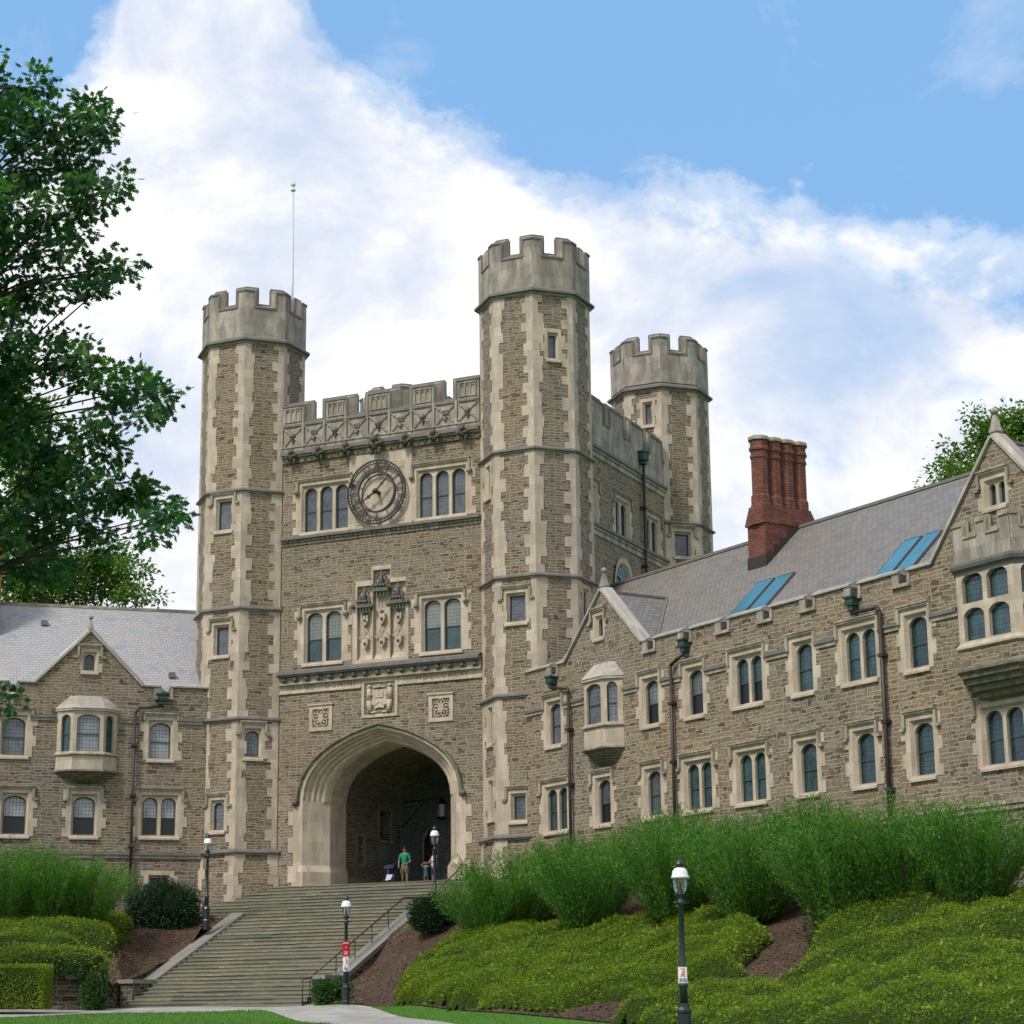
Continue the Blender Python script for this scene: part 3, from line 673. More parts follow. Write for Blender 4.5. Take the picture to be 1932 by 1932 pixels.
# clock
ck = MB()
ck.plate(FG, [(-1.62, 22.68), (1.72, 22.68), (1.72, 26.36), (-1.62, 26.36)], .03, (), 0, .04)
for a, b, c, d in ((-1.25, 22.9, .9, .3), (1.0, 22.9, .35, .3), (-1.25, 25.45, .35, .3), (1.0, 25.45, .35, .3)): ck.box(FG, a, a+.3, .03, .05, b, b+.3, 0)
ck = ck.build('clock', [M_lime], gate)
CU, CZ = -.02, 24.34
def ringm(mb, r0, r1, o0, o1, n=48, m=0):
    def c(r, o): return [FG.p(CU+r*math.cos(2*math.pi*i/n), o, CZ+r*math.sin(2*math.pi*i/n)) for i in range(n)]
    a, b, cc, dd = c(r0, o1), c(r1, o1), c(r1, o0), c(r0, o0)
    mb.quads(a, b, m, True); mb.quads(b, cc, m, True); mb.quads(dd, a, m, True); mb.quads(cc, dd, m, True)
rg = MB()
ringm(rg, 1.49, 1.56, .24, .31); ringm(rg, 1.37, 1.41, .24, .30); ringm(rg, .93, 1.01, .24, .31)
for i in range(60):
    t = 2*math.pi*i/60; p = lambda r, o: FG.p(CU+r*math.sin(t), o, CZ+r*math.cos(t)); rg.bar(p(1.38, .27), p(1.52, .27), .018 if i % 5 else .035, 0)
for i in range(8):
    t = 2*math.pi*(i+.5)/8; p = lambda r, o: FG.p(CU+r*math.sin(t), o, CZ+r*math.cos(t)); rg.bar(p(1.4, .0), p(1.4, .27), .025, 0)
ringm(rg, .88, .92, .03, .06)
rg.build('dial_ring', [M_iron], ck)
nm = MB()
GL = {'I': [((0, 0), (0, 1))], 'V': [((-.5, 1), (0, 0)), ((.5, 1), (0, 0))], 'X': [((-.5, 0), (.5, 1)), ((-.5, 1), (.5, 0))]}
for h, s in enumerate(('XII', 'I', 'II', 'III', 'IIII', 'V', 'VI', 'VII', 'VIII', 'IX', 'X', 'XI')):
    th = 2*math.pi*h/12; ws = {'I': .075, 'V': .15, 'X': .16}; tot = sum(ws[c] for c in s); x = -tot/2
    for c in s:
        xc = x+ws[c]/2
        for (a, b), (a2, b2) in GL[c]:
            def P(a, b):
                r = 1.02+.34*b; t = xc+a*(ws[c]-.04)
                return FG.p(CU+r*math.sin(th)+t*math.cos(th), .27, CZ+r*math.cos(th)-t*math.sin(th))
            nm.bar(P(a, b), P(a2, b2), .027, 0)
        x += ws[c]
nm.build('numerals', [M_iron], ck)
def hand(name, deg, L, w, tail):
    h = MB(); t = R_(deg); P = lambda r, s, o: FG.p(CU+r*math.sin(t)+s*math.cos(t), o, CZ+r*math.cos(t)-s*math.sin(t))
    for o0, o1 in ((.36, .40),):
        pts = [(-tail, 0), (-tail*.6, w*.7), (.05, w*.45), (L*.38, w*.5), (L*.45, w*1.15), (L*.55, w*.45), (L, 0), (L*.55, -w*.45), (L*.45, -w*1.15), (L*.38, -w*.5), (.05, -w*.45), (-tail*.6, -w*.7)]
        A = [P(a, b, o1) for a, b in pts]; B = [P(a, b, o0) for a, b in pts]; h.poly(A[::-1]); h.quads(A, B, 0, True)
    h.build(name, [M_iron], ck)
hand('hour_hand', 238, .95, .09, .15); hand('minute_hand', 45, 1.05, .07, .2)
hb = MB(); hb.tube(FG.p(CU, .03, CZ), FG.p(CU, .42, CZ), .10, .06, 10); hb.ball(FG.p(CU, .42, CZ), .13, 0, 10, 7); hb.build('hub', [M_iron], ck)

# niches between the middle windows
ni = MB()
NS = [(-.76, .40, 20.05), (.14, .46, 20.75), (1.0, .40, 20.1)]
ni.plate(FG, [(-1.4, 16.3), (1.55, 16.3), (1.55, 18.9), (1.42, 18.9), (1.42, 20.2), (.64, 20.2), (.64, 20.85), (-.42, 20.85), (-.42, 20.2), (-1.25, 20.2), (-1.25, 18.9), (-1.4, 18.9)], .02,
         [[(c-h, 16.45), (c+h, 16.45), (c+h, zt-.1), (c-h, zt-.1)] for c, h, zt in NS], 0, .02, .22)
for c, h, zt in NS:
    ni.poly((FG.p(c-h, -.2, 16.45), FG.p(c+h, -.2, 16.45), FG.p(c+h, -.2, zt), FG.p(c-h, -.2, zt)), 0)
    ni.poly((FG.p(c-h, .03, 16.3), FG.p(c+h, .03, 16.3), FG.p(c+h, -.2, 16.7), FG.p(c-h, -.2, 16.7)), 0)
ni = ni.build('niche_panel', [M_lime], gate)
cv = MB()
for c, h, zt in NS:
    z = zt-.9
    for k in range(5):                                  # canopy
        a = c-h*.8+h*1.6*k/4; cv.tube(FG.p(a, .12, z-.45), FG.p(a, .16, z+.1), .03, .07, 5, 0); cv.ball(FG.p(a, .14, z-.5), .055, 0, 5, 4, jit=.2)
    cv.box(FG, c-h*.85, c+h*.85, -.15, .2, z-.25, z-.1, 0); cv.box(FG, c-h*.6, c+h*.6, -.15, .25, z+.0, z+.08, 0)
    cv.tube(FG.p(c, .05, z), FG.p(c, .05, z+.75), .22, .02, 6, 0); cv.tube(FG.p(c-h*.6, .05, z), FG.p(c-h*.6, .05, z+.4), .1, .02, 5, 0); cv.tube(FG.p(c+h*.6, .05, z), FG.p(c+h*.6, .05, z+.4), .1, .02, 5, 0)
    for k in range(8): cv.ball(FG.p(c+random.uniform(-h, h)*.7, .05, z+random.uniform(.1, .6)), .07, 0, 5, 4, jit=.3)
    # crown, shield, cusped arch, lower shield
    for dz, m in ((18.35, 1), (17.25, 1)):
        cv.plate(FG, [(c-.15, dz+.2), (c-.15, dz-.05), (c, dz-.28), (c+.15, dz-.05), (c+.15, dz+.2)], .0, (), 1, .2)
        cv.ball(FG.p(c, .02, dz-.02), .08, 0, 5, 4, jit=.2)
    cv.ball(FG.p(c, -.02, 18.66), .09, 0, 7, 5, jit=.3); cv.ball(FG.p(c, -.05, 18.05), .07, 0, 5, 4, jit=.3)
    for s in (-1, 1):
        cv.path([FG.p(c, -.06, 18.0), FG.p(c+s*h*.35, -.08, 17.75), FG.p(c+s*h*.85, -.08, 17.5), FG.p(c+s*h*.55, -.08, 17.46), FG.p(c, -.08, 17.58)], .028, 5, 1)
for a in (-1.35, -.30, .57, 1.5): cv.ball(FG.p(a, .12, 19.0 if abs(a) > 1 else 18.95), .12, 0, 6, 5, jit=.25)
cv.build('carved_canopies', [M_carv, M_lime], ni)

# coats of arms above the arch
def relief_panel(u0, u1, z0, z1, kind):
    pb = MB(); c = (u0+u1)/2; zc = (z0+z1)/2; w = u1-u0
    b = .14 if kind else .18
    pb.plate(FG, [(u0, z0), (u1, z0), (u1, z1), (u0, z1)], .06, [[(u0+b, z0+b), (u1-b, z0+b), (u1-b, z1-b), (u0+b, z1-b)]], 0, .06, .10)
    pb.poly([FG.p(a, -.02, z) for a, z in ((u0+b-.02, z0+b-.02), (u1-b+.02, z0+b-.02), (u1-b+.02, z1-b+.02), (u0+b-.02, z1-b+.02))], 0)
    pb.box(FG, u0-.04, u1+.04, 0, .12, z1, z1+.07, 0)
    po = pb.build('relief_panel', [M_lime], gate); cb = MB()
    if kind:
        cb.plate(FG, [(c-.38, zc+.40), (c-.38, zc-.25), (c-.2, zc-.48), (c, zc-.42), (c+.2, zc-.48), (c+.38, zc-.25), (c+.38, zc+.40)], .07, (), 0, .1)
        cb.box(FG, c-.22, c-.01, .07, .11, zc+.02, zc+.34, 0); cb.box(FG, c+.01, c+.22, .07, .11, zc+.02, zc+.34, 0)
        cb.plate(FG, [(c-.3, zc-.30), (c, zc-.08), (c+.3, zc-.30), (c+.24, zc-.34), (c, zc-.18), (c-.24, zc-.34)], .10, (), 0, .03)
        for s in (-1, 1):
            x = c+s*.53
            cb.ball(FG.p(x, .06, zc+.55), .10, 0, 8, 6); cb.tube(FG.p(x, .04, zc+.45), FG.p(x, .05, zc-.1), .12, .14, 8)
            cb.tube(FG.p(x, .05, zc-.1), FG.p(x-s*.04, .05, zc-.68), .14, .10, 8); cb.path([FG.p(x, .1, zc+.36), FG.p(x-s*.05, .16, zc+.12), FG.p(x-s*.17, .12, zc+.18)], .045, 6)
            cb.ball(FG.p(x-s*.25, .04, zc-.66), .10, 0, 7, 5, (1.6, 1, .7), .2)
        cb.ball(FG.p(c, .08, zc+.52), .11, 0, 7, 5, jit=.2)
        for s in (-1, 1): cb.ball(FG.p(c+s*.2, .05, zc+.5), .09, 0, 6, 5, (1.5, 1, .8), .2)
    else:
        for k in range(5):
            t = math.pi/2+2*math.pi*k/5; x, z = c+.27*math.cos(t), zc+.25*math.sin(t)
            Pp = [FG.p(x+.17*math.cos(q), .03, z+.17*math.sin(q)) for q in [2*math.pi*i/9 for i in range(10)]]
            for a, b2 in zip(Pp, Pp[1:]): cb.tube(a, b2, .025, .025, 4, 0, False)
            cb.ball(FG.p(x, .0, z), .07, 0, 6, 5, jit=.3)
        cb.plate(FG, [(c-.14, zc+.2), (c-.14, zc-.1), (c, zc-.24), (c+.14, zc-.1), (c+.14, zc+.2)], .07, (), 0, .08)
    cb.build('carving', [M_lime], po)
relief_panel(-.88, 1.0, 13.75, 15.5, 1); relief_panel(-3.66, -2.43, 13.32, 14.52, 0); relief_panel(2.6, 3.85, 13.32, 14.55, 0)

# archway: moulded orders, jambs, passage
ar = MB()
OR = [(4.36, 13.52, .02), (4.30, 13.50, .16), (4.20, 13.42, .18), (4.12, 13.34, .05), (3.98, 13.24, .02), (3.95, 13.2, -.16), (3.86, 13.14, -.2), (3.80, 13.10, -.36), (3.66, 13.02, -.38), (3.62, 12.99, -.54), (3.5, 12.9, -.6), (3.44, 12.88, -.74), (3.3, 12.76, -.78), (3.2, 12.70, -.92), (3.12, 12.66, -1.1), (3.12, 12.66, -2.5)]
prev = None
for i, (hw, za, o) in enumerate(OR):
    P = [FG.p(a, o, b) for a, b in arch_pts(hw, 10.1, za)]
    if prev: ar.quads(prev, P, 1 if i <= 3 else 0)
    prev = P
ar.poly([FG.p(0, 0, 3)]*3)
legs = [(4.12, .03), (3.98, .03), (3.14, -1.08), (3.12, -2.5)]
for s in (-1, 1):
    for (a, o), (b, p) in zip(legs, legs[1:]):
        ar.poly((FG.p(s*a, o, 7.2), FG.p(s*b, p, 7.2), FG.p(s*b, p, 10.15), FG.p(s*a, o, 10.15)), 0)
        k = .12
        ar.poly((FG.p(s*(a-(k if a < 4 else 0)), o+k, 6.9), FG.p(s*(b-k), p+(k if p > -2 else 0), 6.9), FG.p(s*b, p, 7.2), FG.p(s*a, o, 7.2)), 0)
        ar.poly((FG.p(s*(a-(k if a < 4 else 0)), o+k, 3.0), FG.p(s*(b-k), p+(k if p > -2 else 0), 3.0), FG.p(s*(b-k), p+(k if p > -2 else 0), 6.9), FG.p(s*(a-(k if a < 4 else 0)), o+k, 6.9)), 0)
    ar.ball(FG.p(s*4.34, .14, 10.05), .15, 2, 7, 5, jit=.2)
    z = 3.2; k = 0
    while z < 9.85:
        z2 = min(9.9, z+random.uniform(.5, .75)); wd = 4.45+(.28 if k % 2 else 0)
        ar.box(FG, min(s*4.11, s*wd), max(s*4.11, s*wd), 0, .03+(.12 if z2 < 7.1 else 0), z, z2, 0); z = z2; k += 1
ar.build('arch_mouldings', [M_lime, M_olive, M_carv], gate)
FP = Fr(FG.p(-4.0, 0, 0), AG+90)                        # left wall of the passage, u = depth
pg = MB()
cut1 = [(7.3, 8.9), (8.5, 8.9), (8.5, 11.1), (7.9, 11.6), (7.3, 11.1)]
cut1 = [(7.3, 8.9), (8.5, 8.9), (8.5, 11.0), (7.9, 11.5), (7.3, 11.0)]
dr = [(12.0, 5.9), (13.4, 5.9), (13.4, 9.2), (12.7, 9.9), (12.0, 9.2)]
cut2 = [(5.15, 7.6), (5.75, 7.6), (5.75, 8.9), (5.15, 8.9)]
pg.plate(FP, [(2.4, 5.5), (17.95, 5.5), (17.95, 11), (2.4, 11)], 0, [cut1, dr, cut2], 0, 0, .7)
pg.poly([FP.p(a, -.65, b) for a, b in cut1], 2); pg.poly([FP.p(a, -.65, b) for a, b in dr], 2); pg.poly([FP.p(a, -.3, b) for a, b in cut2], 2)
for cc, w in ((cut1, .12), (dr, .2), (cut2, .14)):
    cx = sum(a for a, b in cc)/len(cc); cz = sum(b for a, b in cc)/len(cc)
    g = [(a+w*(1 if a > cx else -1 if a < cx-.01 else 0), b+w*(1 if b > cz else -1)) for a, b in cc]
    pg.plate(FP, g, .04, [cc], 1, .04, .04)
pg.plate(FP, [(7.2, 7.5), (8.3, 7.5), (8.3, 9.0-.4), (7.2, 8.6)], .05, (), 3, .05); pg.plate(FP, [(9.5, 8.1), (10.4, 8.1), (10.4, 9.9), (9.5, 9.9)], .05, (), 3, .05)
pg.box(FP, 2.4, 11.8, 0, .45, 5.9, 6.85, 3)
pg.plate(Fr(FG.p(4.0, 0, 0), AG-90), [(-17.95, 5.5), (-2.4, 5.5), (-2.4, 11), (-17.95, 11)], 0, (), 0)
A = [FG.p(a, -2.45, b) for a, b in arch_pts(4.0, 10.3, 13.0)]; B = [FG.p(a, -17.9, b) for a, b in arch_pts(4.0, 10.3, 13.0)]; pg.quads(A, B, 0)
for s in (-1, 1): pg.poly((FG.p(s*3.1, -2.5, 5.5), FG.p(s*4.05, -2.5, 5.5), FG.p(s*4.05, -2.5, 13.2), FG.p(s*3.1, -2.5, 13.2)), 1)
pg.poly((FG.p(-4, 0, 6.235), FG.p(4, 0, 6.235), FG.p(4, -16.5, 6.235), FG.p(-4, -16.5, 6.235)), 3)
pg.build('passage', [M_rub, M_gry, M_gblack, M_cheek], gate)
# rain pipes on the side wall
dp = MB(); dp.tube(FS.p(10.3, .22, 15), FS.p(10.3, .22, 27.5), .085, .085, 8, 0)
for z in (19, 22, 25): dp.box(FS, 10.16, 10.44, 0, .34, z, z+.12, 0)
dp = dp.build('rain_pipe', [M_pipe], gate)
dh = MB(); dh.box(FS, 10.05, 10.55, .02, .42, 27.5, 27.9, 0); dh.box(FS, 10.15, 10.45, .05, .35, 27.3, 27.5, 0); dh.box(FS, 10.0, 10.6, .02, .46, 27.9, 27.97, 0); dh.build('rainwater_head', [M_cu], dp)

# flagpole
fpole = at(550, 575, (TC[0]-nG*.3).y + 1.0); fb = Vector((fpole.x, fpole.y, 33.0))
m = MB(); top = at(552, 352, fb.y).z
m.tube(fb, fb+Vector((0, 0, (top-33)*.5)), .10, .085, 10); m.tube(fb+Vector((0, 0, (top-33)*.5)), fb+Vector((0, 0, top-33)), .085, .05, 10)
fl = empty('flagpole', fb, 'slim white flagpole without a flag rising behind the left turret battlements', 'flagpole'); m.build('pole', [M_pole], fl)
m = MB(); m.ball(fb+Vector((0, 0, top-33+.1)), .12, 0); m.tube(fb+Vector((0, 0, top-33-.25)), fb+Vector((0, 0, top-33-.15)), .12, .12, 8); m.build('ball_finial', [M_pole], fl)

# ------------------------------------------------------------------ wings
def coping(mb, fr, segs, z, o=.10, th=.45, m=0, h=.20):
    """sloped wall coping over (u0,u1) segments"""
    for a, b in segs:
        P = fr.p
        mb.poly((P(a, o, z-h), P(b, o, z-h), P(b, o, z-h+.07), P(a, o, z-h+.07)), m); mb.poly((P(a, o, z-h+.07), P(b, o, z-h+.07), P(b, -.18, z), P(a, -.18, z)), m)
        mb.poly((P(a, -.18, z), P(b, -.18, z), P(b, -th, z), P(a, -th, z)), m); mb.poly((P(a, 0, z-h-.02), P(b, 0, z-h-.02), P(b, o, z-h), P(a, o, z-h)), m)
        for q in (a, b): mb.poly((P(q, o, z-h), P(q, o, z-h+.07), P(q, -.18, z), P(q, -th, z), P(q, -th, z-h)), m)
def rake(mb, fr, a, b, o=.12, th=.45, w=.20, m=0):
    """gable coping between two wall points"""
    (u0, z0), (u1, z1) = a, b; d = Vector((u1-u0, z1-z0)); L = d.length; nn = Vector((-d.y, d.x))/L
    if nn.y < 0: nn = -nn
    q = lambda t, k, oo: fr.p(u0+d.x*t+nn.x*k, oo, z0+d.y*t+nn.y*k)
    A = [q(0, 0, o), q(0, w*.5, o), q(0, w, -.05), q(0, w, -th), q(0, 0, -th)]; B = [q(1, 0, o), q(1, w*.5, o), q(1, w, -.05), q(1, w, -th), q(1, 0, -th)]
    mb.quads(A, B, m, True); mb.poly(A, m); mb.poly(B, m)
def finial(parent, fr, u, z, s=1.0, fine=.55):
    f = MB(); c = fr.p(u, -.15, z-.25)
    f.lathe(c, [(.24*s, 0), (.24*s, .55*s), (.30*s, .58*s), (.30*s, .64*s), (.10*s, 1.35*s), (.09*s, 1.42*s)], 4, R_(45+fr.ang), 0, False)
    f.ball(c+Vector((0, 0, 1.55*s)), .19*s, 0, 9, 7, (1, 1, .9)); f.build('finial', [M_gry], parent)
def notch(mb, fr, a, b, z, zl, m=0):
    """little crenel in the wall head: stone cheeks and sill"""
    mb.box(fr, a-.34, a, -.45, .06, zl-.0, z-.0, m); mb.box(fr, b, b+.14, -.45, .06, zl, z, m); mb.box(fr, a-.36, b+.16, -.45, .12, zl-.12, zl, m)
def rain_pipe(parent, fr, pts, head, z0, m=None, cup=(), s=.066):
    d = MB(); d.path([fr.p(*q) for q in pts] + [fr.p(pts[-1][0], pts[-1][1], z0)], s, 8, 0)
    u = pts[-1][0]; z = pts[-1][2]-1.5
    d2 = MB()
    while z > z0+.5:
        (d2 if (abs(z-z0-2.5) < 1.2) else d).box(fr, u-.13, u+.13, 0, .27, z-.06, z+.06, 0); z -= 2.3
    do = d.build('rain_pipe', [M_pipe], parent)
    if d2.v: d2.build('pipe_bracket', [M_cu], do)
    hu, hz = head; h = MB()
    h.box(fr, hu-.20, hu+.20, .03, .34, hz+.12, hz+.38, 0); h.box(fr, hu-.25, hu+.25, .02, .39, hz+.38, hz+.45, 0); h.box(fr, hu-.12, hu+.12, .06, .28, hz-.06, hz+.12, 0)
    for k in (-.2, 0, .2): h.ball(fr.p(hu+k*.8, .34, hz+.2), .04, 0, 5, 4)
    h.build('rainwater_head', [M_cu], do)
def oriel(parent, fr, c, wb, wf, p, z_roof, z_eave, z_top, z_sill, z_apron, z_bot, glass=(M_gdark, M_gblue), gparts=True):
    """canted oriel window on a moulded corbel, stone slab roof"""
    plan = lambda k, q=0.0: [(c-wb/2-k, q), (c-wf/2-k*.6, p+k), (c+wf/2+k*.6, p+k), (c+wb/2+k, q)]
    ob = MB()
    def loft(profs, m):
        R = [[fr.p(u, o, z) for u, o in plan(k)] for k, z in profs]
        for A, B in zip(R, R[1:]): ob.quads(A, B, m)
        return R
    loft([(.0, z_apron), (.0, z_sill-.05)], 0); loft([(0, z_sill-.05), (.10, z_sill+.0), (.10, z_sill+.05), (-.02, z_sill+.16)], 1)
    body = ob; ob = MB(); loft([(-.02, z_top), (.0, z_top+.05), (.0, z_eave-.15), (.08, z_eave-.1), (.08, z_eave)], 0); hd_ = ob; ob = body
    n = 4; pr = []
    for i in range(n+1):
        t = i/n; pr += [(.12-(p+.05)*t*.9, z_eave+(z_roof-z_eave)*t)] + ([(.12-(p+.05)*t*.9-.03, z_eave+(z_roof-z_eave)*t+.03)] if i < n else [])
    def plan2(k): return [(c-wb/2-k if k > 0 else c-wb/2-k*1.2, 0), (c-wf/2-k*.35, max(.01, p+k)), (c+wf/2+k*.35, max(.01, p+k)), (c+wb/2+k*1.2 if k < 0 else c+wb/2+k, 0)]
    R = [[fr.p(u, o, z) for u, o in plan2(k)] for k, z in pr]
    rf_ = MB()
    for A, B in zip(R, R[1:]): rf_.quads(A, B, 0)
    rf_.poly([fr.p(u, o, z_eave) for u, o in plan2(.12)], 0)
    st = [(.06, z_apron+.08), (.12, z_apron), (.04, z_apron-.06)]
    k = 6; dz = (z_apron-.06-z_bot)/k
    for i in range(k): st += [(.0-.09*i-.0, z_apron-.06-dz*i), (-.03-.10*(i+1)+.04, z_apron-.06-dz*(i+.7))]
    body = ob; ob = MB(); loft([(a if p+a > .02 else -.98*p, z) for a, z in st], 0); cb_ = ob; ob = body
    # window faces
    pl = plan(-.02); outs = []
    oo = ob.build('oriel_window', [M_lime, M_hood], parent); rf_.build('oriel_roof', [M_cop], oo); cb_.build('corbel', [M_olive], oo); hd_.build('oriel_head', [M_lime], oo)
    faces = [(pl[0], pl[1], 0), (pl[1], pl[2], 1), (pl[2], pl[3], 0)]
    for (a, b, kf) in faces:
        pa, pb = fr.p(a[0], a[1], 0), fr.p(b[0], b[1], 0); dd = pb-pa; L = dd.length
        f2 = Fr(pa, math.degrees(math.atan2(dd.y, dd.x))); g = MB(); l, r = (.17, L-.17) if kf else (.16, L-.22)
        if a is pl[2]: l, r = .16, L-.22
        if a is pl[0]: l, r = .22, L-.16
        ou = light_outline(l, r, z_sill+.16, z_top-.05, .22)
        g.plate(f2, [(0, z_sill), (L, z_sill), (L, z_top+.06), (0, z_top+.06)], 0, [ou], 0, 0, .16)
        gl = glass[1] if kf else glass[0]
        g.poly([f2.p(u, -.15, z) for u, z in ((l, z_sill), (r, z_sill), (r, z_top), (l, z_top))], 1)
        for q in (l+.02, r-.02): g.box(f2, q-.02, q+.02, -.15, -.11, z_sill+.16, z_top-.2, 2)
        zm = (z_sill+z_top)/2; g.box(f2, l, r, -.15, -.11, zm-.02, zm+.02, 2)
        g.build('oriel_light', [M_lime, gl, M_sash], oo)
    return oo

# ---- left wing
lw = empty('left_wing', FL.p(-5, 0, 5.0), 'low stone wing left of the tower with a slate roof painted sky-bright and small gable', 'building')
LH = []
a = lambda *q, **k: LH.append(window(lw, FL, *q, **k))
a(lights_of(-8.78, 1, 1.0), 12.2, 13.9, glass=M_gblue, string=13.95, low=False)
a(lights_of(-2.12, 1, .94), 12.2, 13.85, glass=M_gpale, string=13.95)
a(lights_of(-8.6, 1, 1.0), 8.62, 10.35, glass=M_gpale, low=True)
a(lights_of(-5.5, 1, .96), 8.62, 10.35, glass=M_gpale, low=True)
a(lights_of(-2.08, 2, .68), 8.65, 10.38, glass=M_gpale, low=True)
a(lights_of(-5.5, 1, .46), 16.2, 16.95, glass=M_gdark, mid=False, jamb=.2, rise=.2)
a(lights_of(-2.02, 1, .78), 5.5, 6.72, glass=M_gblack, mid=False, jamb=.3, rise=0, hood=False)
a(lights_of(-12.3, 1, 1.0), 12.2, 13.9, glass=M_gblue, string=13.95)
a(lights_of(-12.3, 1, 1.0), 8.62, 10.35, glass=M_gpale)
orL = (-6.9, -4.1, 11.5, 14.3)
LH.append([(-6.7, 11.6), (-4.3, 11.6), (-4.3, 14.2), (-6.7, 14.2)])
m = MB()
m.plate(FL, [(-30, 3.0), (0, 3.0), (0, 15.5), (-1.75, 15.5), (-1.75, 15.05), (-2.15, 15.05), (-2.15, 15.5), (-3.08, 15.5), (-5.5, 18.0), (-7.92, 15.5), (-8.75, 15.5), (-8.75, 15.05), (-9.1, 15.05), (-9.1, 15.5), (-30, 15.5)], 0, LH, 0, .45)
m.build('wall', [M_rub], lw)
m = MB(); coping(m, FL, [(-30, -9.1), (-8.75, -7.92), (-3.08, -2.15), (-1.75, 0)], 15.72)
rake(m, FL, (-7.95, 15.5), (-5.5, 18.0)); rake(m, FL, (-5.5, 18.0), (-3.05, 15.5))
m.build('coping', [M_cop], lw)
for a0, b0 in ((-2.15, -1.75), (-9.1, -8.75)): m = MB(); notch(m, FL, a0, b0, 15.5, 15.05); m.build('crenel', [M_gry], lw)
m = MB()
for s0, s1 in ((-30, -9.4), (-8.1, -6.98), (-4.02, -3.05), (-1.25, -.2)): m.box(FL, s0, s1, 0, .12, 13.93, 14.05, 0); m.box(FL, s0, s1, 0, .07, 13.80, 13.93, 1)
m.box(FL, -30, -.1, 0, .14, 7.72, 7.84, 0); m.box(FL, -30, -.1, 0, .08, 7.58, 7.72, 1)
m.build('string_course', [M_lead, M_hood], lw)
oriel(lw, FL, -5.5, 2.75, 1.4, .60, 14.97, 14.33, 14.1, 12.2, 11.45, 10.9, (M_gdark, M_gpale))
finial(lw, FL, -5.5, 18.0, .62)
m = MB(); P = FL.p
m.poly((P(-30, -.35, 15.35), P(.6, -.35, 15.35), P(.6, -5.5, 20.2), P(-30, -5.5, 20.2)), 0)
m.poly((P(-30, -10.7, 15.35), P(.6, -10.7, 15.35), P(.6, -5.5, 20.2), P(-30, -5.5, 20.2)), 0)
rb = 5.5-(20.2-18.0)*5.15/4.85
m.poly((P(-7.9, -.3, 15.62), P(-5.5, -.3, 18.05), P(-5.5, -(.35+2.7*1.062), 18.05), P(-7.9, -.62, 15.62)), 0)
m.poly((P(-3.1, -.3, 15.62), P(-5.5, -.3, 18.05), P(-5.5, -(.35+2.7*1.062), 18.05), P(-3.1, -.62, 15.62)), 0)
ro = m.build('roof', [M_slateL], lw)
m = MB(); m.bar(P(-30, -5.5, 20.24), P(.4, -5.5, 20.24), .10, 0); m.build('ridge_cap', [M_gry], ro)
for u, b, z in ((-7.33, 4.3, 19.10), (-1.52, 1.28, 16.28)):
    m = MB(); m.box(FL, u-.15, u+.15, -b-.25, -b+.2, z-.1, z+.14, 0); m.tube(P(u, -b-.05, z-.2), P(u, -b-.05, z+.05), .14, .14, 8); m.build('roof_vent', [M_lead], ro)
m = MB(); m.box(FL, -11.2, -9.48, -4.6, -3.4, 17.5, 23.0, 0); m.box(FL, -11.25, -9.43, -4.65, -3.35, 22.6, 22.8, 0); m.box(FL, -11.25, -9.43, -4.65, -3.35, 23.0, 23.12, 1); m.build('chimney', [M_brick, M_lead], ro)
rain_pipe(lw, FL, [(-2.15, .16, 15.0), (-2.15, .16, 14.6), (-3.12, .16, 14.5), (-3.35, .16, 14.25)], (-2.15, 14.75), 5.5)
m = MB(); m.tube(P(-8.92, .2, 15.0), P(-8.92, .2, 14.4), .08, .08, 8); m.build('spout', [M_lime], lw)

# ---- right wing
rw = empty('right_wing', FR.p(14, 0, 5.0), 'long stone wing right of the tower with a grey slate roof and brick chimney', 'building')
RH = []
b_ = lambda *q, **k: RH.append(window(rw, FR, *q, **k))
for c, n, g, lo in ((2.2, 1, M_gblue, 0), (9.2, 1, M_gblue, 1), (12.1, 1, M_gblue, 1), (15.4, 2, M_gdark, 1), (18.6, 1, M_gdark, 0), (21.65, 2, M_gdark, 0), (24.55, 1, M_gdark, 0)):
    b_(lights_of(c, n, .92 if n == 1 else .70), 11.58, 13.3, glass=g, string=13.12, low=bool(lo))
for c, n, g, lo in ((2.25, 2, M_gdark, 0), (5.75, 1, M_gblue, 1), (9.2, 1, M_gblue, 0), (12.15, 2, M_gdark, 0), (15.4, 2, M_gdark, 0), (18.6, 1, M_gdark, 0), (21.65, 1, M_gdark, 0), (24.55, 1, M_gdark, 0), (28.7, 3, M_gdark, 0)):
    b_(lights_of(c, n, .92 if n == 1 else (.70 if n == 2 else .75)), 7.95, 9.68, glass=g, low=bool(lo))
b_(lights_of(28.62, 2, .30, .14), 16.35, 17.1, glass=M_gdark, mid=False, jamb=.22, rise=.18)
b_(lights_of(5.72, 1, .40), 15.65, 16.4, glass=M_gdark, mid=False, jamb=.22, rise=.15)
RH.append([(5.1, 10.9), (7.0, 10.9), (7.0, 13.6), (5.1, 13.6)])
RH.append([(27.2, 11.0), (30.2, 11.0), (30.2, 14.2), (27.2, 14.2)])
cren = [(2.1, 2.5), (9.15, 9.55), (11.55, 11.95), (13.95, 14.35), (16.5, 16.9), (18.95, 19.35), (21.4, 21.8), (23.9, 24.3)]
out = [(0, 2.0), (36, 2.0), (36, 14.9), (32.05, 14.9), (28.7, 18.6), (25.55, 14.9)]
for a0, b0 in cren[::-1][:7]: out += [(b0, 14.9), (b0, 14.52), (a0, 14.52), (a0, 14.9)]
out += [(8.7, 14.9), (5.95, 17.55), (3.2, 14.9), (2.5, 14.9), (2.5, 14.52), (2.1, 14.52), (2.1, 14.9), (0, 14.9)]
m = MB(); m.plate(FR, out, 0, RH, 0, .45); m.build('wall', [M_rubR], rw)
